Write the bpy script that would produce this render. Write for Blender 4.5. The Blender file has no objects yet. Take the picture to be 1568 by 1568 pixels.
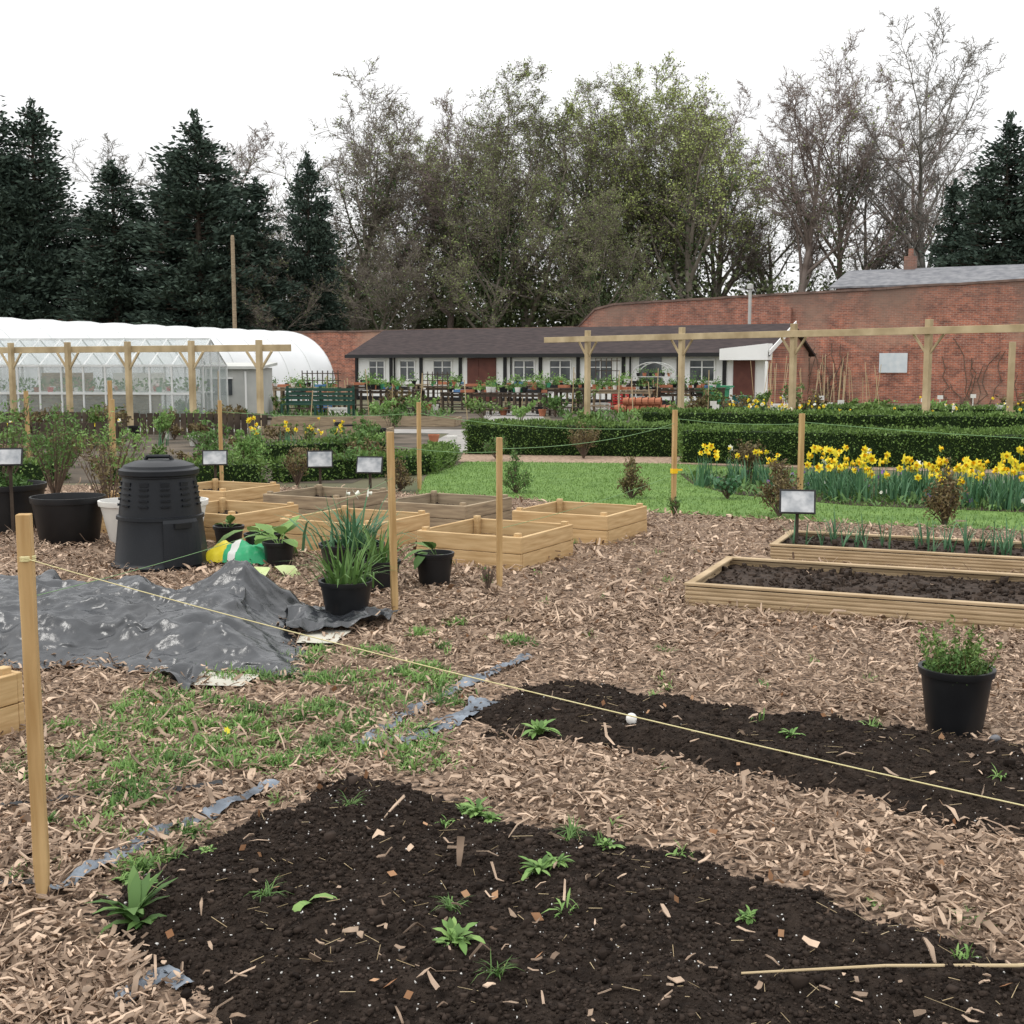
import bpy, math, random
import numpy as np
from mathutils import Vector, Matrix
R=random.Random(7); NR=np.random.RandomState(11)
scene=bpy.context.scene
def link(o): scene.collection.objects.link(o); return o
# ------------------------------------------------------------ materials
def M(name,c1,c2=None,rough=.8,scale=5,bump=0,bscale=40,island=0,metal=0,spec=.3,stretch=None,alpha=1,detail=5,trans=0,lo=.3,hi=.7,bdist=.02):
    m=bpy.data.materials.new(name); m.use_nodes=True; nt=m.node_tree; N=nt.nodes; L=nt.links
    b=N['Principled BSDF']; b.inputs['Roughness'].default_value=rough; b.inputs['Metallic'].default_value=metal
    b.inputs['Specular IOR Level'].default_value=spec
    if alpha<1: b.inputs['Alpha'].default_value=alpha
    c1=tuple(c1)+(1,); 
    if c2 is None: b.inputs['Base Color'].default_value=c1
    else:
        c2=tuple(c2)+(1,)
        tc=N.new('ShaderNodeTexCoord'); mp=N.new('ShaderNodeMapping'); L.new(tc.outputs['Object'],mp.inputs[0])
        if stretch: mp.inputs['Scale'].default_value=stretch
        no=N.new('ShaderNodeTexNoise'); no.inputs['Scale'].default_value=scale; no.inputs['Detail'].default_value=detail; L.new(mp.outputs[0],no.inputs[0])
        mr=N.new('ShaderNodeMapRange'); mr.inputs[1].default_value=lo; mr.inputs[2].default_value=hi; L.new(no.outputs['Fac'],mr.inputs[0])
        fac=mr.outputs[0]
        if island>0:
            g=N.new('ShaderNodeNewGeometry'); mx=N.new('ShaderNodeMix'); mx.data_type='FLOAT'; mx.inputs[0].default_value=island
            L.new(fac,mx.inputs[2]); L.new(g.outputs['Random Per Island'],mx.inputs[3]); fac=mx.outputs[0]
        cm=N.new('ShaderNodeMix'); cm.data_type='RGBA'; L.new(fac,cm.inputs[0]); cm.inputs[6].default_value=c1; cm.inputs[7].default_value=c2
        L.new(cm.outputs[2],b.inputs['Base Color'])
    if bump>0:
        tc=N.new('ShaderNodeTexCoord'); no=N.new('ShaderNodeTexNoise'); no.inputs['Scale'].default_value=bscale; no.inputs['Detail'].default_value=6
        mp=N.new('ShaderNodeMapping'); L.new(tc.outputs['Object'],mp.inputs[0]); L.new(mp.outputs[0],no.inputs[0])
        if stretch: mp.inputs['Scale'].default_value=stretch
        bp=N.new('ShaderNodeBump'); bp.inputs['Strength'].default_value=bump; bp.inputs['Distance'].default_value=bdist
        L.new(no.outputs['Fac'],bp.inputs['Height']); L.new(bp.outputs[0],b.inputs['Normal'])
    if trans>0:
        out=N['Material Output']; t=N.new('ShaderNodeBsdfTranslucent'); ms=N.new('ShaderNodeMixShader'); ms.inputs[0].default_value=trans
        src=b.inputs['Base Color']
        if src.is_linked: L.new(src.links[0].from_socket,t.inputs[0])
        else: t.inputs[0].default_value=c1
        L.new(b.outputs[0],ms.inputs[1]); L.new(t.outputs[0],ms.inputs[2]); L.new(ms.outputs[0],out.inputs[0])
    return m
chip_m=M('wood_chip',(.095,.056,.036),(.80,.60,.44),.85,1.3,island=.85)
mulch_m=M('mulch_bed',(.04,.026,.018),(.44,.31,.22),.95,34,bump=.9,bscale=60,detail=9,lo=.36,hi=.64)
mulch_far_m=M('mulch_far',(.16,.11,.078),(.50,.36,.26),.95,14,bump=.5,bscale=20,detail=8)
soil_m=M('dark_soil',(.013,.0095,.0075),(.050,.037,.029),.97,18,bump=1.0,bscale=100,detail=12,spec=.1)
crumb_m=M('soil_crumb',(.011,.008,.0065),(.060,.044,.035),.97,4,island=.8,spec=.1)
bedsoil_m=M('bed_soil',(.022,.015,.011),(.075,.052,.038),.95,22,bump=.8,bscale=50,detail=8)
earth_m=M('garden_earth',(.045,.038,.028),(.15,.12,.09),.95,1.1,bump=.4,bscale=10,detail=9)
ground_m=M('rough_ground',(.07,.085,.035),(.17,.14,.095),.95,.35,bump=.3,bscale=6,detail=10)
lawn_m=M('lawn_turf',(.10,.185,.045),(.17,.28,.07),.9,2.5,bump=.5,bscale=80,detail=9)
blade_m=M('grass_blade',(.10,.19,.045),(.24,.36,.10),.7,1.5,island=.7,trans=.2)
path_m=M('path_stone',(.25,.24,.23),(.38,.36,.33),.9,3,bump=.2)
stake_m=M('stake_pine',(.38,.23,.09),(.62,.43,.21),.75,2.2,bump=.3,bscale=3,stretch=(14,14,1),bdist=.006)
woodn_m=M('new_pine',(.44,.28,.125),(.66,.47,.25),.75,2.0,bump=.3,bscale=3,stretch=(1.5,1.5,16),bdist=.006)
woodg_m=M('treated_decking',(.33,.235,.13),(.54,.41,.26),.8,2.0,bump=.3,bscale=3,stretch=(1.5,1.5,16),bdist=.006)
woodo_m=M('weathered_wood',(.20,.15,.10),(.42,.33,.22),.85,2.0,bump=.3,bscale=3,stretch=(1.5,1.5,16),bdist=.006)
woodd_m=M('dark_wood',(.035,.026,.02),(.10,.075,.055),.85,3,bump=.2)
perg_m=M('pergola_wood',(.33,.25,.14),(.55,.44,.27),.8,2.0,bump=.2,bscale=4)
blackp_m=M('black_plastic',(.008,.0085,.010),(.018,.019,.021),.42,4,spec=.35)
comp_m=M('composter_plastic',(.008,.010,.013),(.014,.016,.020),.42,3,spec=.28,bump=.05,bscale=60)
whitep_m=M('white_plastic',(.72,.71,.66),(.80,.79,.76),.5,3)
tarp_m=M('tarpaulin',(.014,.016,.019),(.04,.044,.05),.24,3,bump=.25,bscale=16,spec=.75,bdist=.03)
strip_m=M('membrane',(.05,.06,.075),(.24,.28,.33),.4,9,bump=.5,bscale=25)
white_m=M('white_paint',(.80,.80,.78),(.87,.87,.85),.7,1.2)
black_m=M('black_paint',(.015,.015,.016),None,.5)
glass_m=M('window_glass',(.03,.035,.04),(.14,.15,.16),.12,1.4,spec=.6)
brown_m=M('brown_door',(.10,.035,.028),(.15,.055,.04),.6,3)
tile_m=M('roof_tile',(.030,.023,.024),(.065,.047,.045),.9,2.5,bump=.6,bscale=1.6,stretch=(1,1,9))
slate_m=M('slate',(.13,.135,.15),(.25,.25,.26),.8,3,bump=.4,bscale=3)
alu_m=M('aluminium',(.62,.64,.63),(.74,.75,.74),.5,3,metal=.1)
ghglass_m=M('greenhouse_glass',(.34,.40,.39),(.52,.57,.56),.15,1.5,alpha=.42,spec=.5)
poly_m=M('polythene',(.78,.80,.81),(.90,.91,.92),.45,.6,spec=.4)
grey_m=M('grey_cladding',(.42,.43,.41),(.52,.52,.49),.7,2)
terra_m=M('terracotta',(.36,.13,.07),(.46,.19,.11),.85,6)
red_m=M('red_plastic',(.45,.03,.03),(.55,.06,.05),.5,4)
green_m=M('green_plastic',(.04,.24,.12),(.08,.34,.18),.5,4)
dgreen_m=M('dark_green_paint',(.015,.055,.04),(.03,.085,.06),.6,4)
blue_m=M('blue_plastic',(.06,.16,.35),(.1,.22,.42),.5,4)
bagy_m=M('bag_yellow',(.75,.60,.02),(.85,.72,.06),.4,4)
bagg_m=M('bag_green',(.02,.35,.15),(.05,.45,.2),.4,4)
string_m=M('string_jute',(.62,.55,.28),(.72,.66,.38),.8,30)
stringg_m=M('string_green',(.22,.38,.18),None,.8)
leafg_m=M('leaf_green',(.05,.12,.03),(.17,.29,.08),.6,3,island=.7,trans=.2)
leafb_m=M('leaf_bright',(.12,.25,.06),(.28,.43,.13),.6,3,island=.7,trans=.2)
leafblue_m=M('daffodil_leaf',(.05,.14,.07),(.13,.26,.13),.5,3,island=.7,trans=.15)
yel_m=M('daffodil_yellow',(.85,.68,.02),(.92,.82,.08),.6,20,island=.6,trans=.2)
ora_m=M('daffodil_trumpet',(.85,.50,.01),(.90,.64,.03),.6,20)
wfl_m=M('white_petal',(.78,.77,.62),(.85,.85,.80),.6,20,island=.6)
pur_m=M('purple_petal',(.16,.07,.30),(.30,.14,.42),.6,20,island=.6)
hedge_m=M('box_leaf',(.05,.10,.022),(.19,.30,.07),.6,2.2,island=.65)
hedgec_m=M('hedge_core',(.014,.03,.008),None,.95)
redleaf_m=M('bronze_leaf',(.10,.06,.03),(.20,.17,.07),.7,6,island=.7)
twig_m=M('twig',(.10,.07,.05),(.18,.13,.10),.9,6)
bark_m=M('bark',(.14,.12,.095),(.28,.245,.205),.95,1.5)  # lightened bark: distance haze on far trees is put into the colour
barkr_m=M('bark_red',(.18,.14,.12),(.31,.255,.23),.95,1.5)  # reddish bark, also lightened in place of distance haze
bud_m=M('spring_bud',(.15,.20,.065),(.36,.42,.16),.8,.3,island=.6)  # bud green paled; the colour carries the haze of the far trees
budy_m=M('spring_leaf',(.27,.34,.09),(.52,.60,.22),.8,.3,island=.6)
ivy_m=M('ivy',(.035,.065,.026),(.12,.17,.065),.7,.5,island=.6)  # ivy green lightened, haze over distance painted into it
under_m=M('understory',(.05,.075,.035),(.20,.23,.11),.8,.35,island=.5)
con_m=M('conifer_needle',(.025,.046,.036),(.085,.12,.088),.85,.5,island=.45)
dry_m=M('dry_leaf',(.24,.10,.04),(.50,.30,.17),.8,6,island=.7)
perl_m=M('perlite',(.62,.60,.56),(.80,.79,.76),.8,10)
straw_m=M('straw',(.38,.28,.15),(.60,.48,.30),.8,10,island=.8)
card_m=M('cardboard',(.45,.43,.36),(.60,.58,.50),.8,6)
label_m=M('label_panel',(.24,.26,.28),(.50,.51,.52),.3,7,lo=.4,hi=.6)
def brickmat():
    m=bpy.data.materials.new('brick'); m.use_nodes=True; nt=m.node_tree; N=nt.nodes; L=nt.links; b=N['Principled BSDF']; b.inputs['Roughness'].default_value=.9
    tc=N.new('ShaderNodeTexCoord'); sp=N.new('ShaderNodeSeparateXYZ'); L.new(tc.outputs['Object'],sp.inputs[0]); cb=N.new('ShaderNodeCombineXYZ')
    L.new(sp.outputs[0],cb.inputs[0]); L.new(sp.outputs[2],cb.inputs[1])
    br=N.new('ShaderNodeTexBrick'); L.new(cb.outputs[0],br.inputs[0]); br.inputs['Scale'].default_value=1
    br.inputs['Brick Width'].default_value=.23; br.inputs['Row Height'].default_value=.075; br.inputs['Mortar Size'].default_value=.008
    br.inputs['Color1'].default_value=(.50,.175,.105,1); br.inputs['Color2'].default_value=(.25,.09,.065,1); br.inputs['Mortar'].default_value=(.42,.33,.27,1)
    n1=N.new('ShaderNodeTexNoise'); n1.inputs['Scale'].default_value=1.6; n1.inputs['Detail'].default_value=10; n1.inputs['Roughness'].default_value=.75; L.new(tc.outputs['Object'],n1.inputs[0])
    r1=N.new('ShaderNodeMapRange'); r1.inputs[1].default_value=.36; r1.inputs[2].default_value=.62; L.new(n1.outputs['Fac'],r1.inputs[0])
    mx=N.new('ShaderNodeMix'); mx.data_type='RGBA'; mx.blend_type='MULTIPLY'; mx.inputs[0].default_value=.9; L.new(br.outputs['Color'],mx.inputs[6])
    rp=N.new('ShaderNodeMix'); rp.data_type='RGBA'; rp.inputs[6].default_value=(.42,.42,.44,1); rp.inputs[7].default_value=(1.25,1.2,1.15,1); L.new(r1.outputs[0],rp.inputs[0]); L.new(rp.outputs[2],mx.inputs[7])
    n2=N.new('ShaderNodeTexNoise'); n2.inputs['Scale'].default_value=.3; n2.inputs['Detail'].default_value=8; L.new(tc.outputs['Object'],n2.inputs[0])
    r2=N.new('ShaderNodeMapRange'); r2.inputs[1].default_value=.48; r2.inputs[2].default_value=.62; r2.inputs[4].default_value=.65; L.new(n2.outputs['Fac'],r2.inputs[0])
    m2=N.new('ShaderNodeMix'); m2.data_type='RGBA'; m2.inputs[7].default_value=(.40,.27,.20,1); L.new(r2.outputs[0],m2.inputs[0]); L.new(mx.outputs[2],m2.inputs[6])
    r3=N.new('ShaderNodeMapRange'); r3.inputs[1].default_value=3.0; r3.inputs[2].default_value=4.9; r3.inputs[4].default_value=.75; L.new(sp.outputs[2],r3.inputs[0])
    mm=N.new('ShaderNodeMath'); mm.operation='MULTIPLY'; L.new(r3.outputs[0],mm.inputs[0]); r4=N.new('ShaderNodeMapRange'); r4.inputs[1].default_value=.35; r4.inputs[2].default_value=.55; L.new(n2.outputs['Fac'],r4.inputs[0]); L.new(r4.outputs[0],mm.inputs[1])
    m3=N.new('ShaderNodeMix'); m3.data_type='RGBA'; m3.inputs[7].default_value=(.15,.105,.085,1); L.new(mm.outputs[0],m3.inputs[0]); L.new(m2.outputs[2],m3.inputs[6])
    L.new(m3.outputs[2],b.inputs['Base Color']); return m
brick_m=brickmat()
# ------------------------------------------------------------ mesh helpers
class MB:
    def __init__(s): s.V=[];s.F=[];s.I=[];s.n=0
    def add(s,V,F,mi=0):
        V=np.asarray(V,float).reshape(-1,3); 
        s.V.append(V); 
        F=np.asarray(F,int) if not isinstance(F,list) else F
        if isinstance(F,np.ndarray): s.F.extend((F+s.n).tolist()); 
        else: s.F.extend([[i+s.n for i in f] for f in F])
        s.I.extend([mi]*len(F)); s.n+=len(V)
    def box(s,c,sz,rz=0,mi=0,rx=0,ry=0):
        x,y,z=[a/2 for a in sz]
        v=[(-x,-y,-z),(x,-y,-z),(x,y,-z),(-x,y,-z),(-x,-y,z),(x,-y,z),(x,y,z),(-x,y,z)]
        m=Matrix.Translation(c)@Matrix.Rotation(rz,4,'Z')@Matrix.Rotation(ry,4,'Y')@Matrix.Rotation(rx,4,'X')
        s.add([tuple(m@Vector(p)) for p in v],[[0,3,2,1],[4,5,6,7],[0,1,5,4],[1,2,6,5],[2,3,7,6],[3,0,4,7]],mi)
    def lathe(s,prof,c=(0,0,0),n=28,mi=0,sx=1,sy=1,cap=True):
        V=[];F=[]
        for r,z in prof:
            for k in range(n):
                a=2*math.pi*k/n; V.append((c[0]+r*math.cos(a)*sx,c[1]+r*math.sin(a)*sy,c[2]+z))
        for i in range(len(prof)-1):
            for k in range(n):
                k2=(k+1)%n; F.append([i*n+k,i*n+k2,(i+1)*n+k2,(i+1)*n+k])
        if cap: F.append([(len(prof)-1)*n+k for k in range(n)])
        s.add(V,F,mi)
    def tube(s,pts,r,n=6,mi=0):
        P=np.array(pts,float); rr=np.array(r if hasattr(r,'__len__') else [r]*len(P),float)
        V,F=tubes(P[:-1],P[1:],rr[:-1],rr[1:],n); s.add(V,F,mi)
    def obj(s,name,mats,loc=(0,0,0),rz=0,parent=None,smooth=False,bevel=0):
        me=bpy.data.meshes.new(name); V=np.concatenate(s.V); me.from_pydata(V.tolist(),[],s.F)
        for m in mats: me.materials.append(m)
        me.polygons.foreach_set('material_index',s.I)
        if smooth: me.polygons.foreach_set('use_smooth',[True]*len(s.F))
        me.update(); o=bpy.data.objects.new(name,me); o.location=loc; o.rotation_euler=(0,0,rz)
        if parent: o.parent=parent
        if bevel>0:
            b=o.modifiers.new('b','BEVEL'); b.width=bevel; b.segments=1; b.limit_method='ANGLE'
        return link(o)
def npobj(name,V,F,mats,I=None,loc=(0,0,0),rz=0,smooth=False,mesh_only=False):
    V=np.asarray(V,np.float32).reshape(-1,3);F=np.asarray(F,np.int32).reshape(-1,4)
    me=bpy.data.meshes.new(name); me.vertices.add(len(V)); me.vertices.foreach_set('co',V.ravel())
    me.loops.add(F.size); me.loops.foreach_set('vertex_index',F.ravel()); me.polygons.add(len(F))
    me.polygons.foreach_set('loop_start',np.arange(0,F.size,4,dtype=np.int32)); 
    try: me.polygons.foreach_set('loop_total',np.full(len(F),4,np.int32))
    except Exception: pass
    for m in (mats if isinstance(mats,list) else [mats]): me.materials.append(m)
    if I is not None: me.polygons.foreach_set('material_index',np.asarray(I,np.int32))
    if smooth: me.polygons.foreach_set('use_smooth',np.ones(len(F),bool))
    me.update(calc_edges=True); me.validate()
    if mesh_only: return me
    o=bpy.data.objects.new(name,me); o.location=loc;o.rotation_euler=(0,0,rz); return link(o)
def cat(lst,mi=None):
    V=[];F=[];I=[];n=0
    for k,it in enumerate(lst):
        v,f=it[0],it[1]; V.append(v);F.append(np.asarray(f)+n);I.append(np.full(len(f),it[2] if len(it)>2 else 0)); n+=len(v)
    return np.concatenate(V),np.concatenate(F),np.concatenate(I)
def nrm(a): return a/np.maximum(np.linalg.norm(a,axis=-1,keepdims=True),1e-9)
def tubes(P0,P1,R0,R1,n=3):
    P0=np.asarray(P0,float);P1=np.asarray(P1,float);R0=np.asarray(R0,float);R1=np.asarray(R1,float)
    d=nrm(P1-P0); ref=np.where(np.abs(d[:,2:3])<.9,np.array([[0,0,1.]]),np.array([[1.,0,0]])); u=nrm(np.cross(d,ref)); v=np.cross(d,u)
    a=np.arange(n)*2*np.pi/n
    ring=u[:,None,:]*np.cos(a)[None,:,None]+v[:,None,:]*np.sin(a)[None,:,None]
    A=P0[:,None]+ring*R0[:,None,None]; B=P1[:,None]+ring*R1[:,None,None]
    V=np.concatenate([A,B],1).reshape(-1,3); k=np.arange(n);k2=(k+1)%n
    f=np.stack([k,k2,k2+n,k+n],1); F=(f[None]+(np.arange(len(P0))*2*n)[:,None,None]).reshape(-1,4); return V,F
def leaves(C,L,W,up=0,rs=NR,dirs=None):
    C=np.asarray(C,float);n=len(C); d=rs.normal(size=(n,3)) if dirs is None else dirs+rs.normal(size=(n,3))*.35
    d[:,2]+=up; d=nrm(d); s=nrm(np.cross(d,rs.normal(size=(n,3))))
    L=(L*rs.uniform(.6,1.3,n))[:,None]; W=(W*rs.uniform(.6,1.3,n))[:,None]
    V=np.stack([C-d*L/2,C+s*W/2,C+d*L/2,C-s*W/2],1).reshape(-1,3); F=np.arange(n*4).reshape(-1,4); return V,F
def blades(B,h,w,lean,az,prof=(1,.95,.65,.06),droop=.5,fold=0):
    B=np.asarray(B,float);n=len(B); h=np.broadcast_to(h,n);w=np.broadcast_to(w,n);lean=np.broadcast_to(lean,n)
    dx=np.stack([np.cos(az),np.sin(az),np.zeros(n)],1); sd=np.stack([-np.sin(az),np.cos(az),np.zeros(n)],1)
    k=len(prof); V=np.zeros((n,k,2,3))
    for i,p in enumerate(prof):
        t=i/(k-1); ang=lean*(1-droop)+lean*droop*2*t
        r=np.sin(ang)*t*h; z=np.cos(ang)*t*h
        c=B+dx*r[:,None]+np.array([[0,0,1.]])*z[:,None]
        V[:,i,0]=c-sd*(w*p/2)[:,None]; V[:,i,1]=c+sd*(w*p/2)[:,None]
    f=np.array([[2*i,2*i+1,2*i+3,2*i+2] for i in range(k-1)]); F=(f[None]+(np.arange(n)*2*k)[:,None,None]).reshape(-1,4)
    return V.reshape(-1,3),F
def hsh(x,y,s): a=np.sin(x*127.1+y*311.7+s*74.7)*43758.5453; return a-np.floor(a)
def vn(x,y,s=0):
    xi=np.floor(x);yi=np.floor(y);fx=x-xi;fy=y-yi; fx=fx*fx*(3-2*fx);fy=fy*fy*(3-2*fy)
    return (hsh(xi,yi,s)*(1-fx)+hsh(xi+1,yi,s)*fx)*(1-fy)+(hsh(xi,yi+1,s)*(1-fx)+hsh(xi+1,yi+1,s)*fx)*fy
def fbm(x,y,s=0,o=4):
    r=0;a=.5
    for i in range(o): r=r+a*vn(x*2**i,y*2**i,s+i*7.3); a*=.5
    return r/(1-.5**o)
def sdpoly(px,py,poly):
    P=np.array(poly,float);n=len(P); d=np.full(px.shape,1e9); ins=np.zeros(px.shape,bool)
    for i in range(n):
        a=P[i];b=P[(i+1)%n];e=b-a; t=np.clip(((px-a[0])*e[0]+(py-a[1])*e[1])/(e@e),0,1)
        d=np.minimum(d,np.hypot(px-a[0]-t*e[0],py-a[1]-t*e[1]))
        c=((a[1]>py)!=(b[1]>py)); 
        with np.errstate(divide='ignore',invalid='ignore'): xx=(b[0]-a[0])*(py-a[1])/(b[1]-a[1]+1e-12)+a[0]
        ins^=(c&(px<xx))
    return np.where(ins,d,-d)
def sheet(name,poly,z,mat):
    me=bpy.data.meshes.new(name); me.from_pydata([(x,y,z) for x,y in poly],[],[list(range(len(poly)))]); me.materials.append(mat); o=bpy.data.objects.new(name,me); return link(o)
def empty(name,loc=(0,0,0),rz=0):
    o=bpy.data.objects.new(name,None); o.location=loc;o.rotation_euler=(0,0,rz); return link(o)
# ------------------------------------------------------------ ground sheets
g=MB(); g.add([(-600,-100,0),(600,-100,0),(600,900,0),(-600,900,0)],[[0,1,2,3]]); g.obj('ground',[ground_m])
mulch_poly=[(-9,-1),(9,-1),(9,10.6),(4.97,11.95),(2.7,12.9),(1.55,13.55),(.13,14.9),(-1.18,15.5),(-3,16.4),(-9,17)]
sheet('mulch_ground',mulch_poly,.004,mulch_m)
lawn_poly=[(9,10.6),(9,15.8),(5.6,18),(2.6,20.4),(-.75,20.8),(-1.25,18),(-1.18,15.5),(.13,14.9),(1.55,13.55),(2.7,12.9),(4.97,11.95)]
sheet('lawn',lawn_poly,.008,lawn_m)
sheet('mulch_strip',[(-.9,20.8),(2.6,20.4),(9,17.9),(13,17),(13,19.5),(3,23),(-.9,23.3)],.005,mulch_far_m)
daff_poly=[(2.45,16.9),(2.7,15.5),(3.9,14.2),(5.6,13.5),(9,12.6),(9,15.6),(5.2,17.6),(2.5,18.5)]
sheet('flower_bed_soil',daff_poly,.012,bedsoil_m)
sheet('garden_plot',[(-16,17),(-2.2,17),(-1.6,22.5),(-1.8,29.5),(-16,31)],.004,earth_m)
sheet('garden_plot',[(-16,33.5),(-1,31),(-1,44),(-16,46)],.004,earth_m)
sheet('garden_path',[(-16,31.2),(-1.5,29.6),(-1.9,22.5),(-1,22.5),(-.2,30),(12,26),(12,27.6),(1,31),(1,44),(-.9,44),(-.9,31.4),(-16,33.2)],.009,path_m)
sheet('garden_plot',[(1.2,31.5),(18,26),(24,38),(11,47),(1.2,47)],.005,earth_m)
# ------------------------------------------------------------ soil mounds
near_poly=[(-.70,4.72),(-.93,4.35),(-1.30,3.55),(-1.05,3.16),(-.75,2.87),(-.5,2.2),(1.9,2.0),(1.62,2.9),(1.31,3.32),(1.03,3.62),(.64,3.92),(.17,4.16),(-.2,4.53),(-.45,4.74)]
far_poly=[(.19,6.24),(-.05,5.95),(-.37,5.42),(-.05,5.22),(.5,4.92),(1.03,4.55),(1.71,3.98),(3.2,3.0),(3.6,4.2),(2.9,4.95),(2.18,5.15),(1.6,5.45),(1.12,5.68),(.6,5.98)]
def soil_h(x,y):
    out=np.full(np.shape(x),-.04)
    for poly in (near_poly,far_poly):
        sd=sdpoly(x,y,poly)+(fbm(x*5,y*5,3)-.5)*.20
        h=-.04+np.clip((sd+.04)/.34,0,1)**.7*.10
        h=np.where(sd>-.05,h+(fbm(x*5,y*5,9)-.5)*.065+(fbm(x*17,y*17,5,4)-.5)*.034+(fbm(x*80,y*80,2,2)-.5)*.011,-.04)
        out=np.maximum(out,h)
    return out
def soilmesh(name,poly,res):
    P=np.array(poly);x0,y0=P.min(0)-.1;x1,y1=P.max(0)+.1; nx=int((x1-x0)/res);ny=int((y1-y0)/res)
    X,Y=np.meshgrid(np.linspace(x0,x1,nx),np.linspace(y0,y1,ny)); Z=soil_h(X,Y)
    i=np.arange(nx-1)[None]+np.arange(ny-1)[:,None]*nx; F=np.stack([i,i+1,i+1+nx,i+nx],-1).reshape(-1,4)
    zz=Z.ravel(); keep=(zz[F].max(1)>-.03)
    npobj(name,np.stack([X,Y,Z],-1),F[keep],soil_m,smooth=True)
soilmesh('soil_bed',near_poly,.0065); soilmesh('soil_bed',far_poly,.010)
def scatter_in(poly,n,m=0):
    P=np.array(poly);a=P.min(0);b=P.max(0); q=NR.uniform(a,b,size=(n*3,2)); s=sdpoly(q[:,0],q[:,1],poly); return q[s>m][:n]
def blobs(C,S,rs=NR):
    n=len(C); base=np.array([[-1,-1,-1],[1,-1,-1],[1,1,-1],[-1,1,-1],[-1,-1,1],[1,-1,1],[1,1,1],[-1,1,1]],float)*.5
    V=base[None]*S[:,None,None]*rs.uniform(.35,1.15,(n,8,1))*rs.uniform(.6,1.3,(n,1,3))
    a=rs.uniform(0,6.28,n);c,s=np.cos(a),np.sin(a); x=V[...,0]*c[:,None]-V[...,1]*s[:,None]; y=V[...,0]*s[:,None]+V[...,1]*c[:,None]; V=np.stack([x,y,V[...,2]],-1)+C[:,None]
    f=np.array([[0,3,2,1],[4,5,6,7],[0,1,5,4],[1,2,6,5],[2,3,7,6],[3,0,4,7]]); return V.reshape(-1,3),(f[None]+(np.arange(n)*8)[:,None,None]).reshape(-1,4)
q=np.concatenate([scatter_in(near_poly,42000,-.03),scatter_in(far_poly,22000,-.03)])
z=soil_h(q[:,0],q[:,1]); S=NR.gamma(1.5,.0034,len(q))+.0018
V,F=blobs(np.c_[q,z+S*.15],S); npobj('soil_crumbs',V,F,crumb_m,smooth=False)
q=np.concatenate([scatter_in(near_poly,900,0),scatter_in(far_poly,220,0)]); z=soil_h(q[:,0],q[:,1]); S=NR.uniform(.002,.0065,len(q))
V,F=blobs(np.c_[q,z+S*.4],S); npobj('perlite_grains',V,F,perl_m)
# ------------------------------------------------------------ wood chips
tarp_c=[(-4.6,6.55),(-1.12,6.3),(-1.35,8.05),(-4.6,9.1)]
def chips(n,y0,y1,Lm,pw,name):
    u=NR.uniform(0,1,n); Y=y0*(y1/y0)**(u**pw); X=NR.uniform(-1,1,n)*(Y*.46+1.2)
    sd=np.maximum(sdpoly(X,Y,near_poly),sdpoly(X,Y,far_poly))+(fbm(X*5,Y*5,3)-.5)*.20
    keep=(sd+NR.normal(0,.045,n)<.01)|(NR.uniform(0,1,n)<.011)
    keep&=(sdpoly(X,Y,mulch_poly)+NR.normal(0,.06,n)>0)
    X=X[keep];Y=Y[keep];n=len(X); sh=soil_h(X,Y)
    L=NR.gamma(1.9,Lm/1.9,n)+.006; W=np.minimum(L*.5,NR.gamma(2.0,.0040,n)+.002)*np.where(Y>7,1.3,1)
    az=NR.uniform(0,6.283,n); tilt=NR.normal(0,.32,n); roll=NR.normal(0,.5,n)
    d=np.stack([np.cos(az)*np.cos(tilt),np.sin(az)*np.cos(tilt),np.sin(tilt)],1); s0=np.stack([-np.sin(az),np.cos(az),np.zeros(n)],1)
    up=np.cross(d,s0); s=s0*np.cos(roll)[:,None]+up*np.sin(roll)[:,None]
    z=np.maximum(sh+.004,.006)+NR.gamma(2,.005,n)+np.abs(np.sin(tilt))*L*.4
    z+= (fbm(X*2.2,Y*2.2,21)-.4)*.03
    z=np.maximum(z,.007+np.abs(np.sin(tilt))*L*.4)
    c=np.stack([X,Y,z],1); bend=NR.normal(0,.12,n)[:,None]*L[:,None]*up
    w1=W[:,None]*NR.uniform(.1,.6,(n,1)); w2=W[:,None]*.5; w3=W[:,None]*NR.uniform(.05,.5,(n,1)); h=L[:,None]/2
    nn=np.cross(d,s); th=NR.uniform(.001,.004,(n,1))*nn
    V=np.stack([c-d*h-s*w1,c-d*h*.9+s*w1,c-s*w2+bend,c+s*w2+bend,c+d*h*.9-s*w3,c+d*h+s*w3],1)
    V2=V-th[:,None]*np.sign(nn[:,None,2:3]); V=np.concatenate([V,V2],1).reshape(-1,3)
    f=np.array([[0,1,3,2],[2,3,5,4],[0,2,8,6],[2,4,10,8],[1,3,9,7],[3,5,11,9],[0,1,7,6],[4,5,11,10]])
    F=(f[None]+(np.arange(n)*12)[:,None,None]).reshape(-1,4); return V,F
A=chips(105000,2.3,8.2,.031,.95,'a'); B=chips(68000,7.5,17,.042,1.0,'b')
V,F,I=cat([A,B]); npobj('wood_chips',V,F,chip_m)
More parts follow.
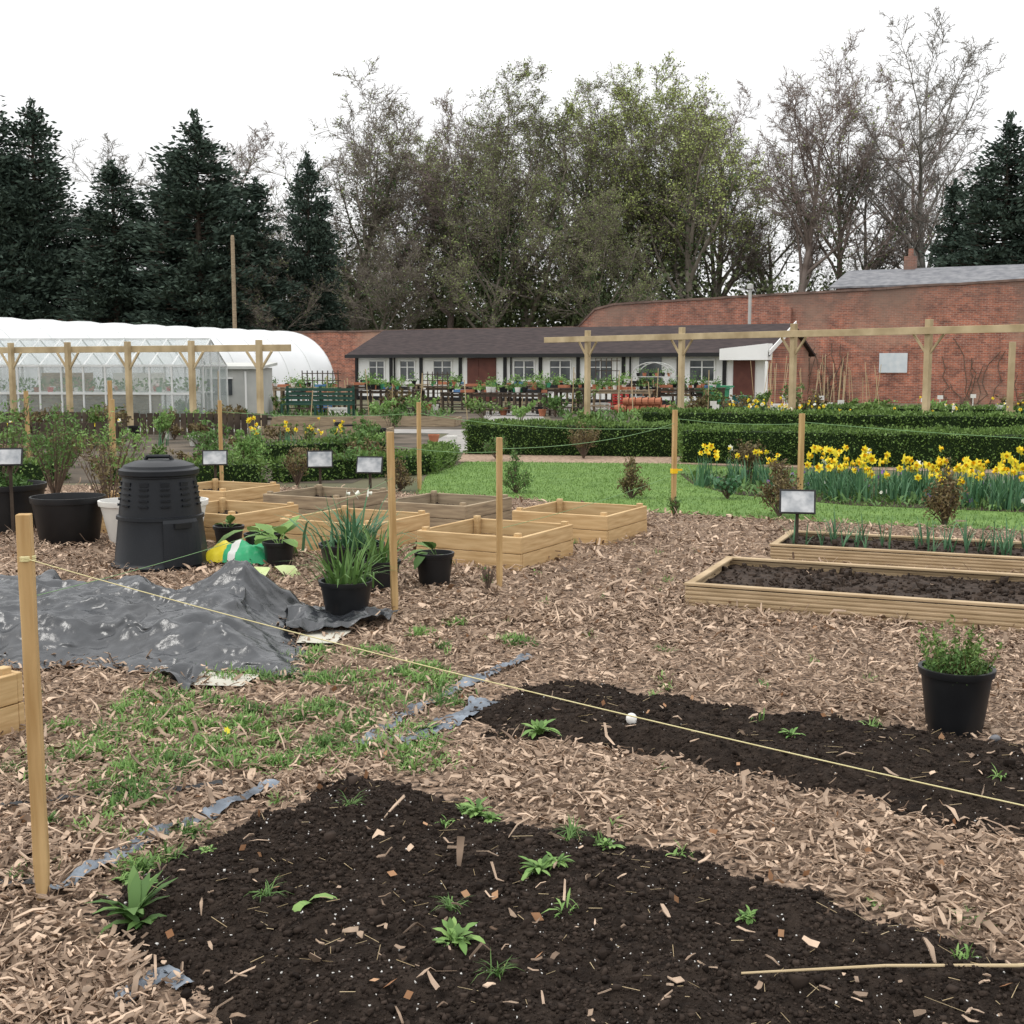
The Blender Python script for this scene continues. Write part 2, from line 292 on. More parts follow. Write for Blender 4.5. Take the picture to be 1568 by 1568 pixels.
# dry leaves and straw
n=150; Y=2.6*(12/2.6)**NR.uniform(0,1,n); X=NR.uniform(-1,1,n)*(Y*.45+.5); z=np.maximum(soil_h(X,Y),.01)+.018
V,F=leaves(np.c_[X,Y,z],.038,.028,0); V2,F2,_=cat([(V,F)]); npobj('fallen_leaves',V2,F2,dry_m)
q=np.concatenate([scatter_in(near_poly,260),scatter_in(far_poly,180)]); n=len(q); z=soil_h(q[:,0],q[:,1])+.008; a=NR.uniform(0,6.28,n); l=NR.gamma(3,.014,n)
D=np.stack([np.cos(a)*l,np.sin(a)*l,NR.normal(0,.006,n)],1); P=np.c_[q,z]; V,F=tubes(P-D/2,P+D/2,np.full(n,.0011),np.full(n,.0009),3); npobj('straw',V,F,straw_m)
st=MB(); st.tube([(.58,2.98,.075),(.95,3.0,.085),(1.3,3.03,.07),(1.8,3.1,.08)],[.003,.004,.005,.005],6); st.obj('fallen_stick',[straw_m])
st=MB(); V,F=blobs(np.array([[.52,5.25,.07]]),np.array([.10])); st.add(V,F); o=st.obj('white_stone',[perl_m],smooth=True); md=o.modifiers.new('s','SUBSURF');md.levels=md.render_levels=2
st=MB(); V,F=blobs(np.array([[2.05,5.12,.03]]),np.array([.07])); st.add(V,F); o=st.obj('grey_stone',[slate_m],smooth=True); md=o.modifiers.new('s','SUBSURF');md.levels=md.render_levels=2
# ------------------------------------------------------------ weed membrane strips
def crumple(name,path,width,mat,seed,amp=.012,zb=.007):
    P=np.array(path,float); seg=np.r_[0,np.cumsum(np.hypot(*np.diff(P,axis=0).T))]; n=int(seg[-1]/.012)+2; t=np.linspace(0,seg[-1],n)
    x=np.interp(t,seg,P[:,0])+(fbm(t*4,t*0+seed,seed)-.5)*.06;y=np.interp(t,seg,P[:,1]); dx=np.gradient(x);dy=np.gradient(y);l=np.hypot(dx,dy); nx=-dy/l;ny=dx/l; m=13; U=np.linspace(-1,1,m)
    w=width*(.15+fbm(t*5,t*0,seed)*1.3)
    X=x[:,None]+nx[:,None]*U*w[:,None];Y=y[:,None]+ny[:,None]*U*w[:,None]
    r=np.abs(fbm(X*18,Y*18,seed)-.5)*2; Z=zb+amp*(1-r)**2*1.8+amp*2*(vn(X*9,Y*9,seed+2)-.4)
    Z=np.maximum(Z,soil_h(X,Y)+.003)
    i=np.arange(m-1)[None]+np.arange(n-1)[:,None]*m; F=np.stack([i,i+1,i+1+m,i+m],-1).reshape(-1,4); return npobj(name,np.stack([X,Y,Z],-1),F,mat,smooth=True)
crumple('weed_membrane',[(.1,6.7),(-.2,6.1),(-.5,5.5),(-.62,5.05)],.042,strip_m,1)
crumple('weed_membrane',[(-.12,5.75),(-.3,5.4),(-.5,5.1)],.065,strip_m,4)
crumple('weed_membrane',[(-.9,4.6),(-1.08,4.25),(-1.25,4.0),(-1.38,3.6)],.038,strip_m,7)
crumple('weed_membrane',[(-1.0,2.95),(-.92,3.1),(-.85,3.02)],.03,strip_m,17)
crumple('weed_membrane',[(-1.75,3.65),(-1.45,3.68)],.04,blackp_m,12)
crumple('weed_membrane',[(-1.9,4.3),(-1.5,4.45),(-1.1,4.55)],.014,blackp_m,19)
# ------------------------------------------------------------ tarpaulin
def patch(name,c,nx,ny,hf,mat,ej=.12,seed=0):
    c=np.array(c,float); U,Vv=np.meshgrid(np.linspace(0,1,nx),np.linspace(0,1,ny))
    X=(1-U)*(1-Vv)*c[0,0]+U*(1-Vv)*c[1,0]+U*Vv*c[2,0]+(1-U)*Vv*c[3,0]; Y=(1-U)*(1-Vv)*c[0,1]+U*(1-Vv)*c[1,1]+U*Vv*c[2,1]+(1-U)*Vv*c[3,1]
    X=X+(fbm(X*2.3,Y*2.3,seed)-.5)*ej*3; Y=Y+(fbm(X*2.7+9,Y*2.7,seed+3)-.5)*ej*3
    Z=hf(X,Y,U,Vv)
    i=np.arange(nx-1)[None]+np.arange(ny-1)[:,None]*nx; F=np.stack([i,i+1,i+1+nx,i+nx],-1).reshape(-1,4)
    o=npobj(name,np.stack([X,Y,Z],-1),F,mat,smooth=True); return o
def ridge(x,y,s): return np.clip(1-np.abs(fbm(x,y,s,3)-.5)*5,0,1)
def crease(x,y,s): # faceted folds: distance to nearest point of a warped cell pattern
    x=x+.25*fbm(x*2,y*2,s+1);y=y+.25*fbm(x*2+5,y*2,s+2); xi=np.floor(x);yi=np.floor(y); d1=np.full(x.shape,9.)
    for i in (-1,0,1):
        for j in (-1,0,1):
            cx=xi+i;cy=yi+j; px=cx+hsh(cx,cy,s+3);py=cy+hsh(cx,cy,s+4); d1=np.minimum(d1,np.hypot(x-px,y-py))
    return d1
def tarph(X,Y,U,V):
    e=np.minimum(np.minimum(U,1-U)*8,np.minimum(V,1-V)*5); e=np.clip(e,0,1)
    wx=X+.3*fbm(X*1.5,Y*1.5,50); wy=Y+.3*fbm(X*1.5+4,Y*1.5,51)
    z=.03+.06*e**.6+e*(.16*fbm(wx*1.3,wy*1.6,30,3)-.04)+.05*ridge(wx*1.6,wy*3.2,31)+.02*ridge(wx*4.2,wy*3.0,32)
    z+=.085*crease(wx*1.5+wy*.9,wy*3.4,61)+.05*crease(wx*3.2+wy*2,wy*5.5-wx*1.5,62)+.024*crease(wx*8,wy*12-wx*3,63)-.06
    z+=.22*np.exp(-(((X+3.15)/.10)**2+((Y-8.5)/.22)**2))+.16*np.exp(-(((X+1.6)/.30)**2+((Y-7.85)/.18)**2))+.05*np.exp(-(((X+2.2)/.8)**2+((Y-7.3)/.35)**2))
    return np.maximum(z*(.2+.8*e),.014+.012*crease(X*9,Y*9,64))
patch('tarpaulin',tarp_c,360,230,tarph,tarp_m)
patch('tarpaulin_scrap',[(-1.35,7.1),(-.85,7.35),(-.72,7.7),(-1.45,7.85)],80,60,lambda X,Y,U,V:.01+.08*crease(X*4,Y*5,70)+.05*crease(X*9,Y*9,71)+.03*fbm(X*3,Y*3,72),tarp_m,.05,5)
patch('tarpaulin_scrap',[(-1.75,6.05),(-1.6,5.92),(-1.55,6.2),(-1.75,6.3)],20,20,lambda X,Y,U,V:.02+.08*ridge(X*5,Y*5,75),tarp_m,.02,6)
patch('cardboard_sheet',[(-1.75,6.05),(-1.35,5.97),(-1.3,6.2),(-1.65,6.3)],14,10,lambda X,Y,U,V:.02+.015*fbm(X*5,Y*5,80),card_m,.03,8)
patch('cardboard_sheet',[(-1.22,6.95),(-1.0,6.95),(-.98,7.3),(-1.25,7.3)],14,10,lambda X,Y,U,V:.02+.02*fbm(X*5,Y*5,81),card_m,.03,9)
# ------------------------------------------------------------ raised beds
def bed(loc,ang,w,d,h,wm,soilz=.12,cap=False,groove=False,name='raised_bed',posts=True):
    root=empty(name,(loc[0],loc[1],0),ang); t=.032
    b=MB(); nb=2 if not groove else 5; bh=h/nb
    for k in range(nb):
        z=bh*(k+.5); g2=.005 if not groove else .010
        off=(0,.004,-.002,.003,0)[k]
        b.box((w/2+off,t/2,z),(w-.006,t,bh-g2)); b.box((w/2-off,d-t/2,z),(w-.006,t,bh-g2))
        b.box((t/2,d/2,z),(t,d-2*t-.006,bh-g2)); b.box((w-t/2,d/2,z),(t,d-2*t-.006,bh-g2))
    if groove:
        for yy in (t*.5,d-t*.5): b.box((w/2,yy,h/2),(w-.012,t-.012,h-.01))
        for xx in (t*.5,w-t*.5): b.box((xx,d/2,h/2),(t-.012,d-2*t,h-.01))
    b.obj('boards',[wm],parent=root,bevel=.003)
    p=MB()
    if posts:
        for x in (t+.027,w-t-.027):
            for y in (t+.027,d-t-.027): p.box((x,y,(h+.025)/2),(.05,.05,h+.025))
    if cap:
        for yy in (.028,d-.028): p.box((w/2,yy,h+.011),(w+.01,.055,.018))
        for xx in (.028,w-.028): p.box((xx,d/2,h+.0105),(.055,d-.12,.017))
    if p.n: p.obj('posts',[wm],parent=root,bevel=.003)
    nx=int(w/.03);ny=int(d/.03); X,Y=np.meshgrid(np.linspace(t,w-t,nx),np.linspace(t,d-t,ny)); Z=soilz+(fbm(X*7+loc[0]*3,Y*7,loc[1])-.5)*.06
    i=np.arange(nx-1)[None]+np.arange(ny-1)[:,None]*nx; F=np.stack([i,i+1,i+1+nx,i+nx],-1).reshape(-1,4)
    o=npobj('soil',np.stack([X,Y,Z],-1),F,bedsoil_m,smooth=True); o.parent=root
    n=int(w*d*500); q=NR.uniform([t,t],[w-t,d-t],(n,2)); V,F=blobs(np.c_[q,soilz+NR.uniform(-.01,.02,n)],NR.gamma(2,.008,n)+.004); o=npobj('soil_lumps',V,F,bedsoil_m); o.parent=root
    return root
ba=math.radians(-28); a=np.array([math.cos(ba),math.sin(ba)]); bb=np.array([-a[1],a[0]])
A0=np.array([.07,9.6])
def sb(fc,wm,sz=.08,w=.97): # fc = nearest corner (front right in local)
    o=fc-a*w; return bed(o,ba,w,.97,.27,wm,sz)
sb(A0,woodn_m); sb(A0+np.array([.78,1.4]),woodn_m)
C0=np.array([-1.2,10.4]); sb(C0,woodn_m,.1); sb(C0+1.6*bb,woodo_m,.14)
E0=np.array([-2.52,11.1]); sb(E0,woodn_m,.13); sb(E0+1.6*bb,woodo_m,.15); sb(E0-1.5*a+1.6*bb,woodn_m,.15); sb(E0-1.5*a,woodn_m,.15)
sb(np.array([-2.6,4.47]),woodn_m,.1)
ra=math.radians(-22.5)
bed((1.15,8.16),ra,3.6,1.28,.145,woodg_m,.10,cap=True,groove=True,posts=False)
bed((2.12,10.1),ra,3.9,.95,.13,woodg_m,.10,cap=True,groove=True,posts=False)
# onions in far right bed
q=[];
for i in range(90):
    u=R.uniform(.15,3.6);v=R.choice([.25,.5,.72])+R.uniform(-.04,.04); q.append((2.12+u*math.cos(ra)-v*math.sin(ra),10.1+u*math.sin(ra)+v*math.cos(ra),.1))
q=np.repeat(np.array(q),5,0); n=len(q); V,F=blades(q,NR.uniform(.12,.32,n),.012,NR.uniform(.05,.5,n),NR.uniform(0,6.28,n)); npobj('onion_plants',V,F,leafblue_m)
# ------------------------------------------------------------ stakes and strings
def stake(x,y,h,w=.04,rz=.3,lean=(0,0)):
    b=MB(); hw=w/2; V=[];F=[]; L=8
    for i in range(L):
        t=i/(L-1); z=-.05+(h+.05)*t; ww=hw*(1 if i else .6)*(1+.03*math.sin(i*2.3)); ox=lean[0]*t;oy=lean[1]*t
        for sx,sy in ((-1,-1),(1,-1),(1,1),(-1,1)): V.append((sx*ww+ox,sy*ww+oy,z))
    for i in range(L-1):
        for k in range(4): F.append([i*4+k,i*4+(k+1)%4,(i+1)*4+(k+1)%4,(i+1)*4+k])
    F.append([(L-1)*4+k for k in range(4)]); b.add(V,F)
    return b.obj('wooden_stake',[stake_m],(x,y,0),rz,bevel=.002)
stake(-1.41,3.57,1.175,.040,.15,(-.005,0)); stake(-.75,7.83,1.19,.042,.3,(-.02,0)); stake(-.09,8.77,1.10,.040,.2)
stake(1.73,13.2,1.14,.045); stake(-1.2,16,1.14,.05); stake(3.15,13.5,1.09,.05); stake(-3.9,16.6,1.15,.05); stake(-7.1,22,1.35,.08); stake(-6.1,19,1.1,.06)
stake(1.45,1.78,1.15,.04); stake(-8,20.5,1.2,.07)
def string(p0,p1,sag,mat,r=.0022,name='garden_string'):
    pts=[]
    for i in range(25):
        t=i/24; pts.append((p0[0]+(p1[0]-p0[0])*t,p0[1]+(p1[1]-p0[1])*t,p0[2]+(p1[2]-p0[2])*t-sag*4*t*(1-t)))
    b=MB(); b.tube(pts,r,5); return b.obj(name,[mat],smooth=True)
string((-1.40,3.55,1.045),(1.45,1.78,.80),.03,string_m,.0015)
kn=MB()
for z in (1.04,1.046,1.051): kn.lathe([(.024,z-.003),(.027,z),(.024,z+.003)],n=12,cap=False)
kn.obj('string_knot',[string_m],(-1.413,3.57,0))
string((-1.41,3.57,.93),(-.75,7.83,.9),.05,stringg_m,.0012)
string((-.75,7.83,1.1),(-.09,8.77,1.0),.02,stringg_m,.002); string((-.09,8.77,1.02),(1.73,13.2,1.0),.06,stringg_m,.0025)
string((1.73,13.2,1.05),(3.15,13.5,.98),.03,stringg_m,.003); string((3.15,13.5,1.0),(9,11,.9),.1,stringg_m,.003)
string((-1.2,16,1.0),(1.73,13.2,.95),.08,stringg_m,.003); string((-3.9,16.6,1),(-1.2,16,1.0),.05,stringg_m,.003); string((-.09,8.77,.45),(1.73,13.2,.45),.03,stringg_m,.002)
tp=MB(); tp.box((0,0,.49),(.06,.06,.05)); tp.box((.06,0,.5),(.08,.01,.02),.3); tp.obj('tape_marker',[ora_m],(1.73,13.2,0),.3)
# ------------------------------------------------------------ pots & containers
def pot(loc,rt,rb,h,mat=None,name='plant_pot',soil=True,rim=.02,plant=None):
    root=empty(name,(loc[0],loc[1],loc[2] if len(loc)>2 else .006)); b=MB()
    b.lathe([(rb*.96,0),(rb,.01),(rb+(rt-rb)*.85,h-rim*1.6),(rt+.004,h-rim*1.5),(rt+.008,h-rim*.7),(rt+.008,h),(rt-.008,h),(rb+(rt-rb)*.8-.008,h*.8),(0.001,h*.79)],n=36,cap=False)
    o=b.obj('pot_body',[mat or blackp_m],parent=root,smooth=True); m=o.modifiers.new('e','EDGE_SPLIT'); m.split_angle=math.radians(40)
    if soil:
        b=MB(); b.lathe([(rt*.93,h*.86),(rt*.6,h*.88),(rt*.3,h*.90),(.002,h*.9)],n=24); b.obj('compost',[soil_m],parent=root,smooth=True)
    if plant:
        for (V,F,m) in plant: 
            V=np.array(V); V[:,2]+=h*.85; o=npobj('foliage',V,F,m); o.parent=root
    return root
def bladeclump(n,r,h,w,lean,prof=(1,.95,.65,.06),rs=NR,hv=.35):
    B=np.c_[rs.normal(0,r,(n,2)),np.zeros(n)]; az=np.arctan2(B[:,1],B[:,0])+rs.normal(0,.7,n); return blades(B,h*rs.uniform(1-hv,1+hv*.5,n),w*rs.uniform(.7,1.2,n),lean*rs.uniform(.2,1.3,n),az,prof)
def herb(n,r,h,L,W):
    c=NR.normal(0,1,(n,3)); c=nrm(c)*NR.uniform(.3,1,(n,1))**.6; c[:,2]=np.abs(c[:,2]); c*=np.array([r,r,h]); return leaves(c,L,W,.6)
def daff(n,r,h): # flowers at positions
    P=[];
    for i in range(n): P.append((R.gauss(0,r),R.gauss(0,r),h*R.uniform(.8,1.12)))
    return flowers(np.array(P))
def flowers(P,size=.042,facing=None):
    Vp=[];Vt=[];Fp=[];Ft=[];St=[]
    np_=0;nt_=0
    for (x,y,z) in P:
        f=Vector((R.uniform(-.8,.8),R.uniform(-1,.3),R.uniform(-.1,.4))).normalized(); u=f.orthogonal().normalized(); v=f.cross(u)
        c=Vector((x,y,z)); s=size*R.uniform(.8,1.15)
        for k in range(6):
            a_=k*math.pi/3+R.uniform(-.1,.1); d=u*math.cos(a_)+v*math.sin(a_); e=f.cross(d)
            Vp+= [tuple(c),tuple(c+d*s*.6+e*s*.34-f*s*.05),tuple(c+d*s*1.1-f*s*.0),tuple(c+d*s*.6-e*s*.34-f*s*.05)]; Fp.append([np_,np_+1,np_+2,np_+3]); np_+=4
        n=7
        for k in range(n):
            a_=k*2*math.pi/n; d=u*math.cos(a_)+v*math.sin(a_); Vt+=[tuple(c+d*s*.25),tuple(c+d*s*.42+f*s*.75)]
        for k in range(n):
            k2=(k+1)%n; Ft.append([nt_+2*k,nt_+2*k2,nt_+2*k2+1,nt_+2*k+1])
        nt_+=2*n
        St.append((x,y,z))
    return np.array(Vp),np.array(Fp),np.array(Vt),np.array(Ft)
# pot with strap-leaved bulbs (front)
pr=bladeclump(75,.07,.34,.018,.75); pot((-1.05,7.75),.168,.125,.25,plant=[(pr[0],pr[1],leafg_m)])
p2=bladeclump(95,.11,.42,.020,.75); fp=daff(3,.08,.38)
fl=[(p2[0],p2[1],leafblue_m),(fp[0],fp[1],wfl_m),(fp[2],fp[3],wfl_m)]
pot((-1.2,9.2),.24,.19,.28,plant=fl,name='daffodil_pot')
p2=bladeclump(45,.05,.32,.018,.6); pot((-.93,8.75),.13,.10,.22,plant=[(p2[0],p2[1],leafg_m)])
def rhubarb(n,h,w,lean=1.0):
    B=np.c_[NR.normal(0,.02,(n,2)),np.zeros(n)]; return blades(B,h*NR.uniform(.6,1.1,n),w*NR.uniform(.6,1.1,n),lean*NR.uniform(.5,1.3,n),NR.uniform(0,6.28,n),(.05,.06,.08,.75,1.0,.85,.15),droop=.45)
r=rhubarb(9,.34,.15); pot((-1.87,9.85),.125,.10,.2,plant=[(r[0],r[1],leafb_m)],name='rhubarb_pot')
r=rhubarb(6,.42,.22,1.5); pot((-2.1,10.35),.15,.12,.2,plant=[(r[0],r[1],leafb_m)],name='rhubarb_pot')
r=rhubarb(7,.20,.07,.9); pot((-2.5,10.85),.13,.10,.2,plant=[(r[0],r[1],leafg_m)])
r=rhubarb(7,.26,.09,1.1); pot((-.57,9.0),.14,.11,.24,plant=[(r[0],r[1],leafg_m)])
h1=herb(1100,.15,.13,.026,.010); hb=bladeclump(60,.05,.24,.004,.6); hc=[]
for k in range(26):
    an=R.uniform(0,6.28);rr=R.uniform(.02,.13); m_=26; t=NR.uniform(.2,1,m_); c=np.stack([np.cos(an)*rr*(1+.5*t),np.sin(an)*rr*(1+.5*t),t*R.uniform(.14,.25)],1)+NR.normal(0,.008,(m_,3)); hc.append(c)
h2=leaves(np.concatenate(hc),.03,.011,.5)
pot((1.95,5.32),.155,.118,.285,plant=[(h1[0],h1[1],leafg_m),(h2[0],h2[1],hedge_m),(hb[0],hb[1],redleaf_m)],name='herb_pot')
# fallen rhubarb leaf on ground
V,F=blades(np.array([[-1.98,9.45,.03],[-1.9,9.4,.03],[-1.85,9.5,.03]]),np.array([.3,.34,.3]),np.array([.16,.2,.17]),np.array([1.35,1.2,1.3]),np.array([3.6,4.6,5.6]),(.1,.5,1,.9,.2)); npobj('rhubarb_leaf',V,F,M('pale_leaf',(.45,.55,.22),(.60,.66,.36),.6,8))
# large tubs
pot((-4.05,11.25),.325,.26,.42,blackp_m,'planter_tub',rim=.035); hh=herb(700,.28,.18,.05,.03)
pot((-4.95,12.05),.38,.30,.46,blackp_m,'planter_tub',rim=.035,plant=[(hh[0],hh[1],leafg_m)])
pot((-3.45,11.1),.26,.17,.40,whitep_m,'white_planter',rim=.03); pot((-2.98,10.95),.27,.19,.42,whitep_m,'white_planter',rim=.03)
pot((2.72,5.5),.15,.11,.24,blue_m,'plant_pot')
# compost bin
def composter(loc,rz):
    root=empty('compost_bin',(loc[0],loc[1],.005),rz)
    b=MB(); b.lathe([(.395,0),(.40,.02),(.375,.035),(.368,.05),(.33,.38),(.345,.385),(.343,.41),(.325,.415),(.30,.62),(.285,.715),(.30,.72),(.30,.735)],n=48)
    o=b.obj('bin_body',[comp_m],parent=root,smooth=True); m=o.modifiers.new('e','EDGE_SPLIT'); m.split_angle=math.radians(35)
    b=MB(); b.lathe([(.305,.732),(.314,.74),(.314,.775),(.30,.785),(.285,.79),(.275,.81),(.20,.838),(.12,.85),(.001,.853)],n=48,cap=False)
    b.tube([(-.11,-.0,.845),(-.09,0,.875),(.09,0,.875),(.11,0,.845)],.016,8)
    o=b.obj('lid',[comp_m],parent=root,smooth=True); m=o.modifiers.new('e','EDGE_SPLIT'); m.split_angle=math.radians(35)
    b=MB()
    def rat(z): return .385+(.285-.385)*z/.73
    for a0 in np.arange(-2.9,.4,.55):
        for k in range(4):
            z=.50+.045*k
            for j in range(4):
                an=a0+j*.06; rr=rat(z)+.004; b.box((rr*math.cos(an),rr*math.sin(an),z),(.018,rr*.062,.014),an)
        for j in range(4):
            an=a0+j*.06; rr=rat(.67)+.0; b.box((rr*math.cos(an),rr*math.sin(an),.67),(.014,rr*.062,.03),an)
    b.obj('vent_ribs',[comp_m],parent=root)
    b=MB(); V=[];F=[]; n=9
    for i in range(n):
        an=-1.25+(.85)*i/(n-1)
        for z,o_ in ((.03,.0),(.03,.035),(.37,.04),(.395,.03),(.40,.0)):
            rr=rat(z)+o_-.012; V.append((rr*math.cos(an),rr*math.sin(an),z))
    for i in range(n-1):
        for k in range(4): F.append([i*5+k,(i+1)*5+k,(i+1)*5+k+1,i*5+k+1])
    F.append([0,1,2,3,4]);F.append([(n-1)*5+k for k in (4,3,2,1,0)]); b.add(V,F)
    b.obj('hatch',[comp_m],parent=root)
    b=MB(); an=-.83; b.box(((rat(.34)+.035)*math.cos(an),(rat(.34)+.035)*math.sin(an),.35),(.03,.14,.04),an); b.obj('hatch_handle',[blackp_m],parent=root)
composter((-2.84,9.95),0)
# compost bag
def bag(loc):
    b=MB(); n=28;m=20; V=[];F=[];I=[]
    for j in range(m):
        for i in range(n):
            u=i/(n-1);v=j/(m-1); x=(u-.5)*.55;y=(v-.5)*.36
            e=max(0,1-abs(2*u-1)**3)*max(0,1-abs(2*v-1)**3)
            z=.01+e**.5*.13*(.55+.9*float(fbm(np.array(x*7),np.array(y*7),4)))+.02*float(ridge(np.array(x*12),np.array(y*12),5)); V.append((x,y,z))
    for j in range(m-1):
        for i in range(n-1): F.append([j*n+i,j*n+i+1,(j+1)*n+i+1,(j+1)*n+i])
    b.add(V,F); b.I=[(0 if (f%(n-1))<9 else (2 if 10<(f%(n-1))<14 else 1)) for f in range(len(F))]
    b.obj('compost_bag',[bagy_m,bagg_m,whitep_m],(loc[0],loc[1],.01),-.15,smooth=True)
bag((-2.22,10.05))
# ------------------------------------------------------------ label signs
def label(x,y,h,w=.3,hh=.2,tilt=-.5,rz=.2):
    root=empty('plant_label_sign',(x,y,0),rz); b=MB(); b.box((0,.02,h/2),(.03,.02,h)); b.obj('post',[woodd_m],parent=root)
    b=MB(); b.box((0,0,h),(w,.015,hh),rx=tilt); b.obj('frame',[black_m],parent=root)
    b=MB(); b.box((0,-.011,h+.001),(w-.03,.006,hh-.03),rx=tilt); b.obj('panel',[label_m],parent=root)
label(2.42,10.45,.46,.30,.22,-.5,-.2); label(-4.75,11.7,.75,.24,.18); label(-3.6,15,.5,.3,.2); label(-2.25,14.5,.52,.3,.21,-.4,.15); label(-1.6,13.9,.5,.3,.2,-.4,-.1)
# ------------------------------------------------------------ weeds
wv=[];
def tuft(x,y,n,h,w,lean,prof,mi):
    z=max(float(soil_h(np.array(x),np.array(y))),.006); B=np.c_[NR.normal(x,.008,n),NR.normal(y,.008,n),np.full(n,z)]
    V,F=blades(B,h*NR.uniform(.5,1.2,n),w*NR.uniform(.7,1.2,n),lean*NR.uniform(.6,1.2,n),NR.uniform(0,6.28,n),prof); wv.append((V,F,mi))
spots=[(.115,5.23,.11),(-.12,4.19,.09),(-.07,4.16,.07),(-.157,3.16,.10),(.083,3.65,.085),(.14,3.7,.06),(-.99,3.86,.045),(.312,3.88,.06),(.66,3.32,.05),(1.08,3.53,.04),(-1.12,3.62,.07),(1.175,5.08,.06),(-.38,5.3,.08),(-.17,4.21,.06),(-1.2,3.7,.045)]
LB=(.08,.35,.25,.9,.6,1.0,.7,.05)
for x,y,s in spots: tuft(x,y,20,s*.85,s*.20,.95,LB,1); tuft(x,y,10,s*.6,s*.2,.6,LB,0)
for x,y in [(-.578,4.25),(-.174,3.4),(-.72,3.47),(1.32,3.4),(.187,3.95),(-.04,2.98),(.2,4.0)]: tuft(x,y,30,.075,.004,.95,(1,.95,.65,.06),0)
tuft(-1.09,3.40,18,.15,.032,.62,(.5,.9,1,.8,.08),0); tuft(-1.05,3.36,8,.11,.03,1.0,(.5,.9,1,.8,.08),0)
tuft(-.59,3.43,3,.12,.035,1.2,(.3,.8,1,.8,.1),1)
# feathery weed mats
def mat_at(cx,cy,n,s):
    c=np.c_[NR.normal(cx,s,n),NR.normal(cy,s,n)]; B=np.c_[c,np.maximum(soil_h(c[:,0],c[:,1]),.006)]
    V,F=blades(B,NR.uniform(.02,.065,n),NR.uniform(.003,.009,n),NR.uniform(.2,1.2,n),NR.uniform(0,6.28,n),(.3,.9,1,.1)); wv.append((V,F,R.choice([0,1,1])))
for i in range(170):
    x=R.uniform(-1.8,-.3);y=R.uniform(4.75,7.0)
    if fbm(np.array(x*2.5),np.array(y*2.5),88)>.40: mat_at(x,y,R.randint(50,190),R.uniform(.02,.06))
for i in range(50): mat_at(R.uniform(-2.4,-1.05),R.uniform(3.7,5.4),R.randint(30,150),R.uniform(.015,.045))
for x,y in [(-1.75,5.0),(-1.45,4.55),(-1.3,5.1),(-1.05,5.15),(.0,7.1),(.05,7.0),(-.55,7.3),(-.35,7.6),(-1.15,4.85),(-1.4,4.4)]: mat_at(x,y,260,.04)
for i in range(70):
    y=R.uniform(3,12);x=R.uniform(-.4,.42)*y; mat_at(x,y,R.randint(8,26),.015)
V,F,I=cat(wv); npobj('weeds',V,F,[leafg_m,leafb_m],I)
fl=flowers(np.array([(-1.22,5.17,.05)]),.02); npobj('dandelion_flower',fl[0],fl[1],yel_m)
# lawn blades
q=scatter_in(lawn_poly,50000,-.03); n=len(q); V,F=blades(np.c_[q,np.full(n,.006)],NR.uniform(.015,.04,n),.009,NR.uniform(0,.8,n),NR.uniform(0,6.28,n),(1,.8,.1)); npobj('lawn_grass',V,F,blade_m)
# ------------------------------------------------------------ hedges
def hedge(p0,p1,w,h,dens=1500,name='box_hedge',size=.05,mat=None):
    p0=np.array(p0);p1=np.array(p1);L=np.hypot(*(p1-p0)); ang=math.atan2(*(p1-p0)[::-1]); root=empty(name,(p0[0],p0[1],0),ang)
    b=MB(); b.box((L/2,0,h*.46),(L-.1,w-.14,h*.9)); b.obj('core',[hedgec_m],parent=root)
    area=L*w+2*L*h+2*w*h; n=int(area*dens); pw=np.array([L*w,L*h,L*h,w*h,w*h]);k=NR.choice(5,n,p=pw/pw.sum()); u=NR.uniform(0,1,n);v=NR.uniform(0,1,n)
    P=np.zeros((n,3)); 
    P[:,0]=np.where(k<3,u*L,np.where(k==3,0,L)); P[:,1]=np.where(k==0,(v-.5)*w,np.where(k==1,-w/2,np.where(k==2,w/2,(u-.5)*w))); P[:,2]=np.where(k==0,h,v*h)
    nn=np.zeros((n,3)); nn[k==0,2]=1;nn[k==1,1]=-1;nn[k==2,1]=1;nn[k==3,0]=-1;nn[k==4,0]=1
    bump=(fbm(P[:,0]*3+P[:,2]*2,P[:,1]*3+P[:,2]*3,40)-.5)*.18+NR.uniform(-.06,.035,n); P+=nn*bump[:,None]
    V,F=leaves(P,size,size*.6,0,dirs=nn); o=npobj('leaves',V,F,mat or hedge_m); o.parent=root
hedge((-.8,23.0),(3.0,22.3),.8,.58); hedge((2.9,21.0),(13,18.0),.8,.58); hedge((3,28.2),(16,23.5),.8,.62,700,size=.07)
hedge((-3.3,17.2),(-1.3,18.6),.5,.30,1200); hedge((-1.35,18.4),(-1.15,21),.45,.3,1000); hedge((-5.5,16.8),(-3.4,16.9),.45,.3,1000); hedge((-4.5,20.5),(-2.2,21.5),.5,.33,900)
hedge((-9.5,17.2),(-6.3,17.4),.6,.28,700,size=.06); hedge((8,35),(22,30.5),.8,.5,400,size=.09)
